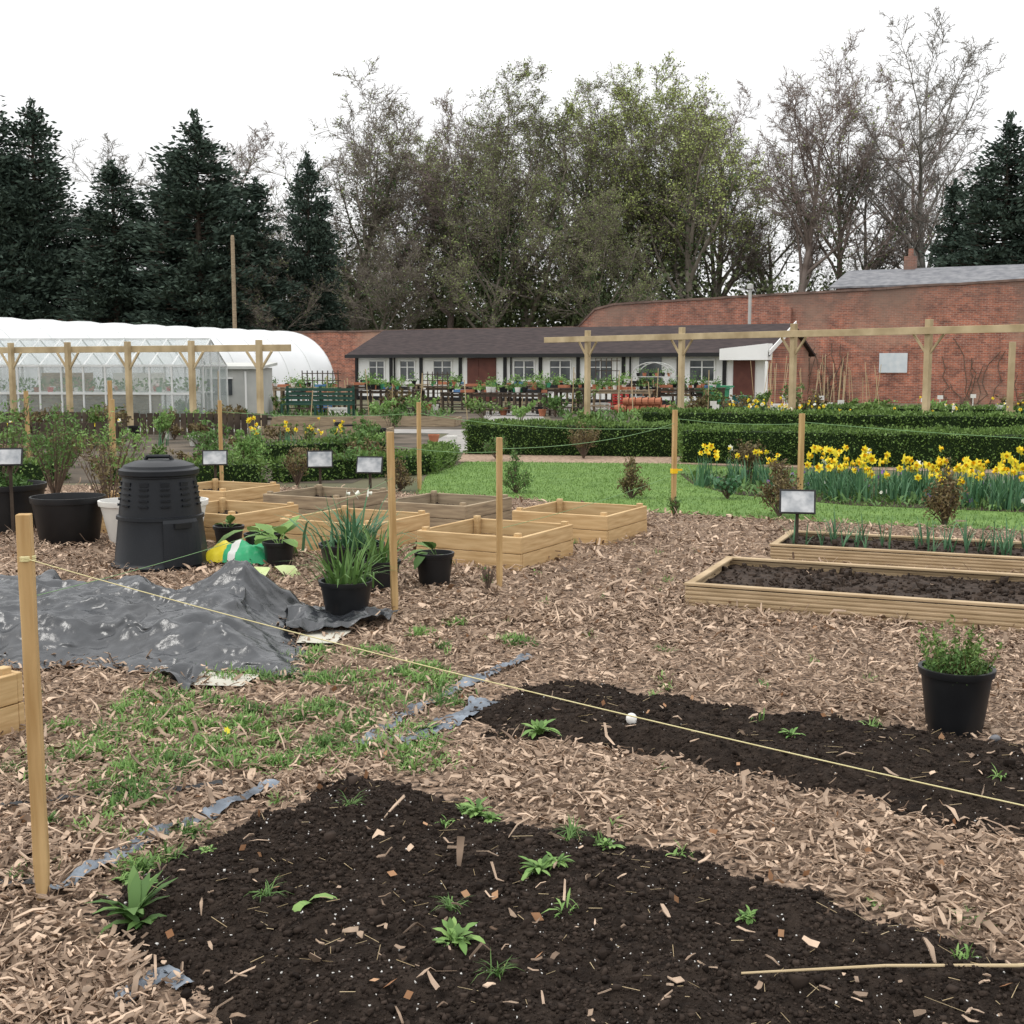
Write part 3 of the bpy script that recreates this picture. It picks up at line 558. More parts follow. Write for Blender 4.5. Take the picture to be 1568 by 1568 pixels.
# ------------------------------------------------------------ daffodils
def daffodils(name,pts,flow,nb,h,white=.0,size=.05):
    q=np.repeat(np.array(pts),nb,0)+np.r_[0]; n=len(q); q=q+np.c_[NR.normal(0,.06,(n,2)),np.zeros(n)]
    root=empty(name,(0,0,0)); V,F=blades(q,h*NR.uniform(.6,1.05,n),.022,NR.uniform(.02,.45,n),NR.uniform(0,6.28,n)); o=npobj('leaves',V,F,leafblue_m); o.parent=root
    fpos=[];wpos=[]
    for p in pts:
        hh_=h*R.uniform(.75,1.2)
        for k in range(R.randint(0,flow)):
            t=(p[0]+R.gauss(0,.10),p[1]+R.gauss(0,.10),p[2]+hh_*R.uniform(.85,1.25)); (wpos if R.random()<white else fpos).append(t)
    allp=np.array(fpos+wpos); base=allp.copy(); base[:,2]=0.01; V,F=tubes(base,allp,np.full(len(allp),.004),np.full(len(allp),.003),3); o=npobj('stems',V,F,leafblue_m); o.parent=root
    for P,m in ((fpos,yel_m),(wpos,wfl_m)):
        if P:
            f=flowers(np.array(P),size); o=npobj('petals',f[0],f[1],m); o.parent=root; o=npobj('trumpets',f[2],f[3],ora_m if m is yel_m else yel_m); o.parent=root
pts=[]
for i in range(100):
    t=R.random(); x=3.7+4.2*t; y=15.7-.60*(x-3.7)+R.uniform(-.9,.75); pts.append((x,y,.012))
daffodils('daffodils',pts,4,20,.40,.04,.056)
daffodils('daffodils',[(2.75+R.uniform(-.2,.7),16.4+R.uniform(-.4,.5),.012) for i in range(9)],3,14,.40,.1)
daffodils('daffodils',[(R.uniform(-5.4,-3.2),R.uniform(23,26),.01) for i in range(16)],4,10,.38,.15)
daffodils('daffodils',[(R.uniform(5.5,9),R.uniform(31,34),.01) for i in range(26)],5,10,.6,.2)
daffodils('daffodils',[(R.uniform(9.5,15),R.uniform(29,33),.01) for i in range(14)],4,8,.6,.6)
daffodils('daffodils',[(R.uniform(-11,-7),R.uniform(24,27),.01) for i in range(7)],3,10,.38,.6)
q=scatter_in(daff_poly,170,.08); P=np.c_[q,NR.uniform(.05,.14,len(q))]; f=flowers(P[:100],.03); npobj('pansies',f[0],f[1],pur_m); f=flowers(P[100:],.03); npobj('primroses',f[0],f[1],wfl_m)
q=scatter_in(daff_poly,2600,.03); n=len(q); V,F=blades(np.c_[q,np.full(n,.012)],NR.uniform(.06,.2,n),.03,NR.uniform(.3,1.1,n),NR.uniform(0,6.28,n),(.3,.9,1,.1)); npobj('bedding_plants',V,F,leafg_m)
# ------------------------------------------------------------ shrubs
def shrub(x,y,h,r,n,mat,name='shrub',L=.05,W=.02,nt=22,shape='round',z0=0):
    P0=[];P1=[];r0=[];r1=[];tips=[]
    for i in range(nt):
        a_=R.uniform(0,6.28);t=R.random()**.5; ex=r*t*math.cos(a_);ey=r*t*math.sin(a_);ez=h*(R.uniform(.6,1) if shape=='round' else (1-t*.75)*R.uniform(.7,1))
        p=np.array([0,0,0.]); q=np.array([ex*.4,ey*.4,ez*.5]);e=np.array([ex,ey,ez]); w=.004+.003*h
        for A_,B_,ra,rb in ((p,q,w*1.4,w),(q,e,w,w*.4)): P0.append(A_);P1.append(B_);r0.append(ra);r1.append(rb)
        for k in range(4):
            s=q+(e-q)*R.random(); e2=s+np.array([R.gauss(0,.15*r),R.gauss(0,.15*r),R.uniform(.02,.2)*h]); P0.append(s);P1.append(e2);r0.append(w*.5);r1.append(w*.2); tips.append((s,e2))
        tips.append((q,e))
    V,F=tubes(P0,P1,r0,r1,3); parts=[(V,F,0)]
    if n>0:
        idx=NR.randint(0,len(tips),n); S=np.array([t[0] for t in tips])[idx];E=np.array([t[1] for t in tips])[idx]; c=S+(E-S)*NR.uniform(.1,1.05,(n,1))+NR.normal(0,.03*max(r,h)+.01,(n,3)); c[:,2]=np.maximum(c[:,2],.01)
        V,F=leaves(c,L,W,.5); parts.append((V,F,1))
    V,F,I=cat(parts); return npobj(name,V,F,[twig_m,mat],I,(x,y,z0))
shrub(4.35,12.35,.72,.22,1300,redleaf_m,shape='cone'); shrub(2.85,13.1,.80,.24,1300,redleaf_m,shape='cone'); shrub(1.45,15.0,.62,.2,700,redleaf_m,shape='cone')
shrub(.05,15.6,.72,.2,700,leafg_m,shape='cone'); shrub(1.25,21.6,.60,.3,900,redleaf_m); shrub(-1.45,15.9,.55,.2,500,redleaf_m,shape='cone'); shrub(3.3,17.2,.6,.25,900,redleaf_m); shrub(-2.85,16.4,.5,.22,500,redleaf_m)
shrub(5.9,11.4,.35,.18,900,leafb_m,L=.08,W=.04); shrub(-.25,21.2,.4,.3,600,leafg_m); shrub(1.72,13.05,.22,.06,120,leafg_m); shrub(-.17,8.65,.2,.05,50,leafg_m,L=.03,W=.01)
shrub(2.6,14.9,.28,.2,350,leafblue_m,L=.07,W=.04)
shrub(-5.0,12.1,1.05,.45,600,leafg_m,z0=.2,nt=16); shrub(-3.9,11.9,.95,.35,420,redleaf_m,nt=18); shrub(-5.4,14.6,1.1,.5,1300,leafg_m); shrub(-4.6,14.2,1.0,.4,700,leafb_m,nt=16)
for i in range(60):
    y=R.uniform(17.5,30); x=-R.uniform(.09,.44)*y
    shrub(x,y,R.uniform(.2,.75),R.uniform(.15,.5),R.randint(120,520),R.choice([leafg_m,leafb_m,leafg_m,redleaf_m,hedge_m]),L=.08,W=.035,nt=14,name='garden_plant')
for i in range(40):
    y=R.uniform(32,46); x=R.uniform(-.40,.44)*y
    shrub(x,y,R.uniform(.3,1.0),R.uniform(.3,.8),R.randint(150,400),R.choice([leafg_m,leafb_m,hedge_m,redleaf_m]),L=.12,W=.06,nt=12,name='garden_plant')
# vegetable rows
rows=[]
for rr in range(9):
    y=33.5+rr*1.15
    for k in range(70): rows.append((1.5+R.uniform(0,.2)+k*.26,y-.25*k*.26+R.uniform(-.1,.1),.01))
for rr in range(6):
    for k in range(40): rows.append((-13+k*.28,36+rr*1.3+R.uniform(-.1,.1),.01))
q=np.repeat(np.array(rows),5,0); n=len(q); V,F=blades(q+NR.normal(0,.05,(n,3))*[1,1,0],NR.uniform(.1,.35,n),.06,NR.uniform(.2,.9,n),NR.uniform(0,6.28,n),(.3,.9,1,.1)); npobj('vegetable_rows',V,F,leafg_m)
# ------------------------------------------------------------ pergolas
def pergola(p0,step,n,h,bh,ext0,ext1,pw=.11,name='pergola'):
    root=empty(name); b=MB(); st=np.array(step); L=np.hypot(*st); d=st/L; ang=math.atan2(d[1],d[0])
    for i in range(n):
        x,y=np.array(p0)+st*i; b.box((x,y,h/2),(pw,pw,h),ang)
        for s in (-1,1):
            c=np.array([x,y])+d*s*.22; b.box((c[0],c[1],bh-.30),(.56,.05,.055),ang,ry=-s*math.radians(52))
    b.obj('posts',[perg_m],parent=root,bevel=.006)
    b=MB(); A=np.array(p0)-d*ext0; B=np.array(p0)+st*(n-1)+d*ext1; c=(A+B)/2; nrml=np.array([-d[1],d[0]])
    o_=nrml*-(pw/2+.028); b.box((c[0]+o_[0],c[1]+o_[1],bh),(np.hypot(*(B-A)),.05,.17),ang); b.obj('beam',[perg_m],parent=root,bevel=.006)
pergola((2.3,38),(2.45,-3.0),6,2.68,2.42,1.9,1,.14)
pergola((-6.27,31),(-1.93,.98),6,2.25,2.05,.9,1,.13)
b=MB(); b.box((0,0,1.1),(.13,.13,2.2)); b.box((.25,0,.3),(.5,.05,.07),ry=.9); b.box((-.2,0,.3),(.5,.05,.07),ry=-.9); b.obj('timber_post',[perg_m],(12.4,31,0),bevel=.006)
b=MB(); b.box((0,0,1.05),(.1,.1,2.1)); b.obj('timber_post',[perg_m],(-11.4,27.5,0),bevel=.006)
# ------------------------------------------------------------ white bungalow
def bungalow():
    ang=math.atan2(-10,17.7); root=empty('white_garden_building',(-7.5,60,0),ang); Lb=20.3;D=5.5;H=2.25
    w=MB(); w.box((Lb/2,D/2,H/2),(Lb,D,H)); w.add([(0,0,H),(0,D,H),(0,D/2,3.2)],[[2,1,0]]); w.obj('walls',[white_m],parent=root)
    w=MB(); w.box((Lb+.06,D/2+.05,H/2),(.12,D-.1,H)); w.add([(Lb+.12,0.05,H),(Lb+.12,D,H),(Lb+.12,D/2,3.2)],[[0,1,2]]); w.obj('side_brickwork',[brick_m],parent=root)
    r=MB(); o=.45; ze=2.12; rz=3.38
    V=[(-.3,-o,ze),(Lb+.3,-o,ze),(Lb+.3,D/2,rz),(-.3,D/2,rz),(Lb+.3,D+o,ze),(-.3,D+o,ze)]
    V2=[(x,y,z-.1) for x,y,z in V]; r.add(V+V2,[[0,1,2,3],[3,2,4,5],[6,9,8,7],[9,11,10,8],[0,6,7,1],[1,7,8,2],[2,8,10,4],[0,3,9,6],[3,5,11,9]]); r.obj('roof',[tile_m],parent=root)
    f=MB(); f.box((Lb/2,-o-.02,ze-.05),(Lb+.6,.04,.16),mi=0)
    for s in (0,2,3.7,5.85,8.2,10,11.85,14,16.5,18.5): f.box((s+.07,-.035,H/2-.02),(.15,.07,H-.05))
    f.box((Lb/2,-.02,.1),(Lb,.04,.18)); f.obj('black_timbers',[black_m],parent=root)
    wf=MB();gl=MB()
    for s,wd in ((1.25,.9),(3.0,.85),(4.95,1.0),(9.25,1.05),(11.05,1.05),(13.0,1.1),(17.6,1.1)):
        z0,z1=.98,1.86; gl.box((s,-.006,(z0+z1)/2),(wd,.02,z1-z0))
        for xx in (s-wd/2,s+wd/2): wf.box((xx,-.03,(z0+z1)/2),(.06,.06,z1-z0+.07))
        wf.box((s,-.03,(z0+z1)/2),(.05,.05,z1-z0-.08)); 
        for zz in (z0,z1): wf.box((s,-.03,zz),(wd-.08,.058,.06))
        wf.box((s,-.028,z0+.58),(wd-.08,.04,.035))
    gl.obj('window_panes',[glass_m],parent=root); wf.obj('window_frames',[white_m],parent=root)
    d=MB(); d.box((7.05,-.03,1.0),(1.5,.06,1.95)); d.box((6.9,-.065,1.0),(.03,.02,1.9)); d.box((19.4,-.03,1.0),(.9,.06,1.95)); d.obj('doors',[brown_m],parent=root)
    d=MB(); d.box((15.3,-.02,1.0),(1.0,.05,1.95)); d.obj('glazed_door',[glass_m],parent=root)
    p=MB(); x0=18.55
    p.add([(x0,-.6,1.85),(Lb+.25,-.6,1.85),(Lb+.25,-.6,2.5),(x0,-.6,2.3),(x0,0,1.85),(Lb+.25,0,1.85),(Lb+.25,0,2.5),(x0,0,2.3)],[[0,1,2,3],[5,4,7,6],[1,5,6,2],[0,4,5,1],[0,3,7,4],[3,2,6,7]]); p.box((Lb+.2,-.55,.9),(.1,.1,1.8)); p.obj('porch_front',[white_m],parent=root)
    p=MB(); V=[(Lb+.34,-.7,2.24),(Lb+.34,D/2,3.48),(Lb+.34,D/2,3.26),(Lb+.34,-.7,2.04)]; V2=[(x+.04,y,z) for x,y,z in V]; p.add(V+V2,[[0,1,2,3],[7,6,5,4],[0,4,5,1],[3,2,6,7],[0,3,7,4]]); p.obj('bargeboard',[white_m],parent=root)
    p=MB(); p.lathe([(.07,0),(.07,1.9),(.14,1.92),(.14,2.1),(.02,2.15)],c=(18.3,D/2+1,3.0),n=12); p.obj('flue_pipe',[grey_m],parent=root)
    p=MB()
    for s in (2.0,8.3,14.1): p.tube([(s+.3,-.08,.1),(s+.3,-.08,2.1)],.04,8)
    p.obj('downpipes',[black_m],parent=root)
bungalow()
# ------------------------------------------------------------ brick walls
cop_m=M('coping_brick',(.10,.07,.06),(.24,.16,.13),.95,2)
def bwall(x,y,ang,L,h,th,name='brick_wall',h0=None,step=False):
    root=empty(name,(x,y,0),ang); b=MB(); n=int(L/1.0); pts=[]
    for i in range(n+1):
        s=L*i/n; hh=h+(0 if h0 is None else (h0-h)*(1-s/L))+R.uniform(-.02,.02)
        if step and s<1.2: hh-= (1.2-s)*.9
        pts.append((s,hh))
    V=[];F=[]
    for s,hh in pts: V+=[(s,0,-.1),(s,0,hh),(s,th,hh),(s,th,-.1)]
    for i in range(n):
        a_=i*4;c=a_+4
        F+=[[a_,c,c+1,a_+1],[a_+1,c+1,c+2,a_+2],[a_+2,c+2,c+3,a_+3]]
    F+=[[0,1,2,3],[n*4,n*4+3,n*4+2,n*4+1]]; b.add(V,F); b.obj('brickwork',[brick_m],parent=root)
    b=MB()
    for i in range(n):
        s0,h0_=pts[i];s1,h1=pts[i+1]; V=[(s0+.004,-.05,h0_+.003),(s1-.004,-.05,h1+.003),(s1-.004,-.05,h1+.10),(s0+.004,-.05,h0_+.10),(s0+.004,th+.05,h0_+.003),(s1-.004,th+.05,h1+.003),(s1-.004,th+.05,h1+.1),(s0+.004,th+.05,h0_+.1)]
        b.add(V,[[0,1,2,3],[4,7,6,5],[3,2,6,7],[0,4,5,1],[0,3,7,4],[1,5,6,2]])
    b.obj('coping',[cop_m],parent=root); return root
wa=math.atan2(-.489,.872)
wr=bwall(3.2,62,wa,42,5.7,.4,h0=4.5,step=True)
bwall(-26,78,wa,33.3,3.45,.4)
b=MB(); 
for s in (10.6,21,27): b.box((s,-.12,2.1),(.5,.24,4.2))
b.obj('buttresses',[brick_m],parent=wr)
b=MB(); b.box((15.4,-.04,1.75),(1.2,.04,.85)); o=b.obj('wall_notice_board',[M('notice',(.55,.62,.66),(.70,.74,.76),.4,4)],(3.2,62,0),wa)
segs=[]
for i in range(46):
    s=R.choice([9.4+R.uniform(-.6,.6),12.6+R.uniform(-1,1),19+R.uniform(-2,2),11+R.uniform(-.5,.5)]); x=s;z=0
    for k in range(R.randint(3,6)):
        x2=x+R.gauss(0,.18);z2=z+R.uniform(.2,.6); segs.append(((x,-.08,z),(x2,-.08+R.uniform(-.03,.02),z2))); x,z=x2,z2
V,F=tubes([s[0] for s in segs],[s[1] for s in segs],np.full(len(segs),.022),np.full(len(segs),.014),4); npobj('wall_climber',V,F,twig_m,loc=(3.2,62,0),rz=wa)
# slate-roofed house behind wall
def slate_house():
    root=empty('slate_roofed_house',(14.9,57.6,0),wa); L=18;D=6; e=5.25; r=6.15
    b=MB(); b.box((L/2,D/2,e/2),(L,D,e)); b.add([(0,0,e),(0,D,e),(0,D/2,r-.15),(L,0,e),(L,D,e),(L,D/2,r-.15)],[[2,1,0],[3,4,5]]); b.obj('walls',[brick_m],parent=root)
    b=MB(); V=[(-.3,-.3,e-.05),(L+.3,-.3,e-.05),(L+.3,D/2,r),(-.3,D/2,r),(L+.3,D+.3,e-.05),(-.3,D+.3,e-.05)]; V2=[(x,y,z-.08) for x,y,z in V]
    b.add(V+V2,[[0,1,2,3],[3,2,4,5],[6,9,8,7],[9,11,10,8],[0,6,7,1],[1,7,8,2],[2,8,10,4],[0,3,9,6],[3,5,11,9]]); b.obj('roof',[slate_m],parent=root)
    b=MB(); b.box((2.6,D/2,6.3),(.5,.5,.8)); b.lathe([(.13,0),(.11,.3),(.12,.35)],c=(2.6,D/2,6.7),n=10); b.obj('chimney',[brick_m],parent=root)
slate_house()
root=empty('dark_roofed_barn',(-40,75,0),0); b=MB(); b.box((8,4,2.2),(19.5,8,4.4)); b.obj('walls',[brick_m],parent=root)
b=MB(); V=[(-3,-.4,4.3),(18,-.4,4.0),(17.5,4,5.1),(-3,4,5.6)]; V2=[(x,y,z-.1) for x,y,z in V]; b.add(V+V2,[[0,1,2,3],[4,7,6,5],[0,4,5,1],[1,5,6,2],[2,6,7,3],[3,7,4,0]]); b.obj('roof',[tile_m],parent=root)
# ------------------------------------------------------------ polytunnel
def tunnel():
    far=np.array([-11.4,61.]); d=np.array([6.8,17.]);d/=np.hypot(*d); L=32; near=far-d*L; ang=math.atan2(d[1],d[0]); root=empty('polytunnel',(near[0],near[1],0),ang)
    W=3.2;H=3.3; b=MB(); n=26;m=64; V=[];F=[]
    def hoop(t): return -W*math.copysign(abs(math.cos(t))**.85,math.cos(t)), H*abs(math.sin(t))**.85
    for j in range(m+1):
        for i in range(n+1):
            t=math.pi*i/n; sc=1-.010*abs(math.sin(j*math.pi/4)); x=L*j/m; y,z=hoop(t); V.append((x,y*sc,z*sc))
    for j in range(m):
        for i in range(n): F.append([j*(n+1)+i,(j+1)*(n+1)+i,(j+1)*(n+1)+i+1,j*(n+1)+i+1])
    b.add(V,F); b.obj('cover',[poly_m],parent=root,smooth=True)
    for x in (0,L):
        b=MB(); V=[(x,)+hoop(math.pi*i/n) for i in range(n+1)]; b.add(V,[list(range(n+1))]); b.obj('end_sheet',[poly_m],parent=root)
    b=MB()
    for j in range(0,m+1,4):
        x=L*j/m; b.tube([(x,hoop(math.pi*i/n)[0]*1.004,hoop(math.pi*i/n)[1]*1.004) for i in range(n+1)],.012,5)
    b.tube([(0,-W*1.0,.75),(L,-W*1.0,.75)],.03,5); b.obj('hoops',[alu_m],parent=root)
    b=MB(); 
    for yy in (-.7,.7): b.box((L+.03,yy,1.05),(.05,.07,2.1))
    b.box((L+.03,0,2.12),(.05,1.5,.07)); b.obj('door_frame',[alu_m],parent=root)
tunnel()
# ------------------------------------------------------------ greenhouse
def greenhouse(x,y,ang,L,D,E,H,name='greenhouse'):
    root=empty(name,(x,y,0),ang); f=MB(); gl=MB(); t=.05
    nx=int(L/.62)
    for i in range(nx+1):
        s=L*i/nx
        for yy in (0,D): f.box((s,yy,E/2),(t,t,E))
        f.tube([(s,0,E),(s,D/2,H),(s,D,E)],.028,4)
    for yy,z in ((0,E),(D,E),(D/2,H),(0,.02),(D,.02),(0,E*.5)): f.box((L/2,yy,z),(L,t*1.3,t*1.3))
    for xx in (0,L):
        for k in range(1,4): f.box((xx,D*k/4,(E+(H-E)*(1-abs(k-2)/2))/2),(t,t,E+(H-E)*(1-abs(k-2)/2)))
        f.box((xx,D/2,E),(t,D,t)); f.box((xx,D/2,.05),(t,D,.1))
    f.obj('frame',[alu_m],parent=root)
    gl.add([(0,0.003,0),(L,0.003,0),(L,0.003,E),(0,0.003,E),(0,D,0),(L,D,0),(L,D,E),(0,D,E),(0,D/2,H),(L,D/2,H)],[[0,1,2,3],[5,4,7,6],[3,2,9,8],[8,9,6,7],[1,5,6,9,2],[4,0,3,8,7]]); gl.obj('glazing',[ghglass_m],parent=root)
    s=MB(); s.box((L/2,D-.5,.8),(L*.9,.7,.05)); s.box((L/2,.55,.8),(L*.9,.6,.05))
    for k in range(int(L*2.2)): s.lathe([(.07,0),(.1,.15)],c=(.4+k*.42,R.choice([.5,D-.5]),.83),n=10,mi=R.choice([1,2,3,4]))
    for xx in (.25,.6): s.box((L*xx,D-.4,1.1),(L*.25,.05,.6),mi=R.choice([1,5]))
    s.box((L*.4,D/2,.4),(L*.7,.5,.8),mi=5); s.obj('staging',[alu_m,whitep_m,terra_m,green_m,red_m,woodo_m],parent=root)
    c=NR.uniform([.3,.3,.85],[L-.3,D-.3,1.25],(500,3)); V,F=leaves(c,.16,.08,.5); o=npobj('seedlings',V,F,leafg_m); o.parent=root
greenhouse(-15.9,36.9,-.10,6.7,2.9,1.62,2.42)
def shed(x,y,ang,L,D,H):
    root=empty('grey_storage_shed',(x,y,0),ang); b=MB(); b.box((L/2,D/2,H/2),(L,D,H)); b.obj('walls',[grey_m],parent=root)
    b=MB(); b.box((L/2,D/2,H+.07),(L+.3,D+.3,.09),rx=.06); b.obj('roof',[M('shed_roof',(.5,.51,.48),(.62,.62,.58),.6,2)],parent=root)
    b=MB(); b.box((L*.32,-.012,H*.62),(L*.45,.03,.55)); b.obj('window',[glass_m],parent=root)
    b=MB(); b.box((L*.78,-.03,H*.48),(.06,.04,H*.9)); b.box((L*.32,-.03,H*.62),(.04,.03,.55)); b.box((L*.32,-.03,H*.79),(L*.48,.05,.05)); b.obj('trim',[white_m],parent=root)
shed(-10.0,40,-.05,1.9,1.8,1.55)
b=MB(); b.lathe([(.12,0),(.10,8.3),(.07,8.4)],n=10); b.obj('wooden_pole',[woodo_m],(-14.6,66,0))
for x,y,L,an in ((-13,29.8,4,-.1),(-8.7,28.8,3.2,-.1),(-12.5,24.5,5,-.08)):
    b=MB()
    for k in range(int(L/.16)): b.box((k*.16,0,.26+.02*R.random()),(.13,.025,.5))
    b.box((L/2,.03,.4),(L,.03,.06)); b.obj('low_board_fence',[woodd_m],(x,y,0),an)
# ------------------------------------------------------------ potting tables etc.
def table(x,y,ang,L,mat,h=.78,pots=8):
    root=empty('potting_table',(x,y,0),ang); b=MB()
    for k in range(5): b.box((L/2,.09+.16*k,h),(L,.14,.03))
    for xx in (.08,L/2,L-.08):
        for yy in (.08,.72): b.box((xx,yy,h/2-.01),(.07,.07,h-.03))
    b.box((L/2,.08,h-.08),(L,.05,.09)); b.box((L/2,.4,.2),(L-.1,.6,.03)); b.obj('frame',[mat],parent=root)
    b=MB(); c=[]
    for k in range(pots):
        px=R.uniform(.15,L-.15);py=R.uniform(.12,.7);s=R.uniform(.05,.11); b.lathe([(s*.7,0),(s,s*1.6),(s*.85,s*1.5)],c=(px,py,h+.018),n=10,mi=R.choice([0,0,0,1,2,3]))
        m_=R.randint(14,40); q=NR.normal(0,s*.9,(m_,3)); q[:,2]=np.abs(q[:,2])*1.6; c.append(q+[px,py,h+s*1.7])
    for k in range(3): b.box((R.uniform(.3,L-.3),R.uniform(.2,.6),h+.06),(.45,.3,.09),R.uniform(-.2,.2),mi=R.choice([0,0,1,1,1,5]))
    b.obj('pots',[blackp_m,terra_m,whitep_m,green_m,red_m,blue_m],parent=root)
    V,F=leaves(np.concatenate(c),.09,.05,.6); o=npobj('seedlings',V,F,R.choice([leafg_m,leafb_m,leafg_m])); o.parent=root
for i,(x,y,L) in enumerate([(-8.6,44.5,2.4),(-6.0,45,2.6),(-5.2,42,2.2),(-3.2,46,2.8),(-2.5,43,2.4),(-.2,45.5,2.6),(.4,42.5,2.2),(2.6,44,2.4),(-7.6,41.5,2.0),(1.6,47,2.4),(4.8,45.5,2.2),(-10.5,46,2.0),(-.6,49,3),(-4.2,49.5,3),(3.6,49,2),(5.0,43.5,2.4),(-1.0,40.5,2.2)]):
    table(x,y,R.uniform(-.5,-.2),L,R.choice([woodd_m,woodd_m,woodd_m,woodo_m]),R.uniform(.65,.95),R.randint(10,16))
for x,y,w,h in ((-7.5,44.6,1.5,1.45),(-3.4,47.5,1.1,1.4),(3.1,46.2,.9,1.9)):
    b=MB()
    for k in range(int(w/.2)+1): b.box((k*.2,0,h/2),(.03,.03,h))
    for k in range(5): b.box((w/2,.0325,.35+k*(h-.45)/4),(w,.03,.03))
    b.obj('trellis',[woodd_m],(x,y,0),-.3)
root=empty('green_garden_bench',(-7.0,38.5,0),-.15); b=MB()
for k in range(4): b.box((1.1,0,.5+.13*k),(2.2,.03,.09))
for k in range(4): b.box((1.1,-.1-.12*k,.44),(2.2,.09,.03))
for xx in (.05,1.1,2.15): b.box((xx,.04,.5),(.07,.05,1.0)); b.box((xx,-.5,.22),(.07,.07,.42)); b.box((xx,-.25,.60),(.06,.5,.04))
b.obj('slats',[dgreen_m],parent=root)
root=empty('arched_garden_shelter',(5.3,47.5,0),-.3); b=MB(); W=.75
for yy in (0,1.2):
    b.tube([(-W,yy,0),(-W,yy,1.2)]+[(-W*math.cos(t),yy,1.2+.55*math.sin(t)) for t in np.linspace(0,math.pi,13)]+[(W,yy,0)],.022,6)
for t in np.linspace(0,math.pi,7): b.tube([(-W*math.cos(t),0,1.2+.55*math.sin(t)),(-W*math.cos(t),1.2,1.2+.55*math.sin(t))],.015,5)
for z in (.45,.8,1.2): b.box((0,.5,z),(2*W-.05,.9,.025))
b.obj('frame_and_shelves',[grey_m],parent=root)
b=MB(); q=[]
for z in (.46,.81,1.21):
    for k in range(6):
        px=-W+.2+k*.24; b.lathe([(.06,0),(.085,.13),(.07,.12)],c=(px,.25,z+.01),n=10,mi=k%2); q.append(NR.normal(0,.06,(22,3))+[px,.25,z+.2])
b.obj('shelf_pots',[blackp_m,terra_m],parent=root); V,F=leaves(np.concatenate(q),.09,.05,.6); o=npobj('shelf_plants',V,F,leafg_m); o.parent=root
def barrow(x,y,rz,mat):
    root=empty('wheelbarrow',(x,y,0),rz); b=MB(); V=[(-.45,-.3,.75),(.5,-.3,.8),(.5,.3,.8),(-.45,.3,.75),(-.25,-.2,.4),(.3,-.18,.45),(.3,.18,.45),(-.25,.2,.4)]; b.add(V,[[4,5,6,7],[0,1,5,4],[1,2,6,5],[2,3,7,6],[3,0,4,7]]); b.obj('tray',[mat],parent=root)
    b=MB(); b.tube([(-1.0,-.28,.72),(-.2,-.2,.4),(.62,-.04,.2)],.02,6); b.tube([(-1.0,.28,.72),(-.2,.2,.4),(.62,.04,.2)],.02,6); b.tube([(-.25,-.2,.4),(-.3,-.22,0)],.02,6); b.tube([(-.25,.2,.4),(-.3,.22,0)],.02,6)
    b.tube([(.62+.18*math.cos(t),0,.2+.18*math.sin(t)) for t in np.linspace(0,6.283,17)],.035,6); b.obj('frame_and_wheel',[black_m],parent=root)
barrow(7.0,45,1.2,green_m)
def crate(x,y,mat,s=.45,z=0,rz=0):
    b=MB(); h=.28
    for sx in (-1,1):
        for zz in (.05,.15,.25): b.box((sx*s/2,0,zz),(.02,s*.7,.06)); b.box((0,sx*s*.35,zz),(s,.02,.06))
    b.box((0,0,.02),(s-.02,s*.7-.02,.02))
    for sx in (-1,1):
        for sy in (-1,1): b.box((sx*(s/2-.012),sy*(s*.35-.012),h/2),(.04,.04,h))
    b.obj('plastic_crate',[mat],(x,y,z),rz)
for x,y,m,z in ((3.9,46,red_m,.0),(4.0,46.1,red_m,.3),(3.5,47,red_m,.6),(3.2,45.2,whitep_m,0),(6.2,43.5,whitep_m,0),(8.6,46,blue_m,0),(8.0,44,green_m,0),(-5.6,40,whitep_m,0),(-6.6,43.5,blue_m,0),(9.5,44,whitep_m,0),(10.2,45.5,terra_m,0)): crate(x,y,m,.6,z,R.uniform(-.5,.5))
b=MB(); b.lathe([(.3,0),(.34,.75),(.36,.78),(.36,.82)],n=16,sx=1.1); b.box((0,0,.86),(.8,.75,.06)); b.box((0,-.36,.8),(.6,.06,.04)); b.obj('garden_waste_bin',[green_m],(7.7,46.2,0),.3)
b=MB(); b.lathe([(.28,0),(.3,.5),(.32,.52)],n=16); b.obj('blue_water_tub',[M('teal',(.05,.18,.18),(.08,.25,.24),.5,3)],(8.5,46.4,0))
b=MB()
for i in range(9): x=i*.22; b.tube([(x,0,.16),(x+.20,0,.16)],[.13,.17],12)
for i in range(6): b.tube([(.3+i*.22,-.05,.42),(.3+i*.22+.2,-.05,.42)],[.12,.15],12)
b.obj('stacked_terracotta_pots',[terra_m],(3.5,42.3,0),-.3)
for i in range(42):
    y=R.choice([R.uniform(24,31),R.uniform(38,48)]); x=(R.uniform(-.42,-.02) if y<32 else R.uniform(-.36,.40))*y
    if y<32 and x>-1.2: continue
    s=R.uniform(.07,.15); b=MB(); b.lathe([(s*.7,0),(s,s*1.5),(s*1.08,s*1.5),(s*1.08,s*1.8),(s*.9,s*1.8),(s*.85,s*1.5),(.01,s*1.45)],n=14); b.obj('flower_pot',[R.choice([terra_m,blackp_m,whitep_m,blackp_m])],(x,y,.01))
b=MB()
for i in range(34):
    x=R.uniform(9.5,13.5);y=48-.55*(x-9)+R.uniform(-3,1.5); b.tube([(x,y,0),(x+R.uniform(-.25,.25),y+R.uniform(-.2,.2),R.uniform(1.2,2.2))],.011,4)
for i in range(26):
    x=R.uniform(-9,6);y=R.uniform(36,47); b.tube([(x,y,0),(x+R.uniform(-.1,.1),y,R.uniform(.9,1.7))],.014,4)
b.obj('bamboo_canes',[straw_m])
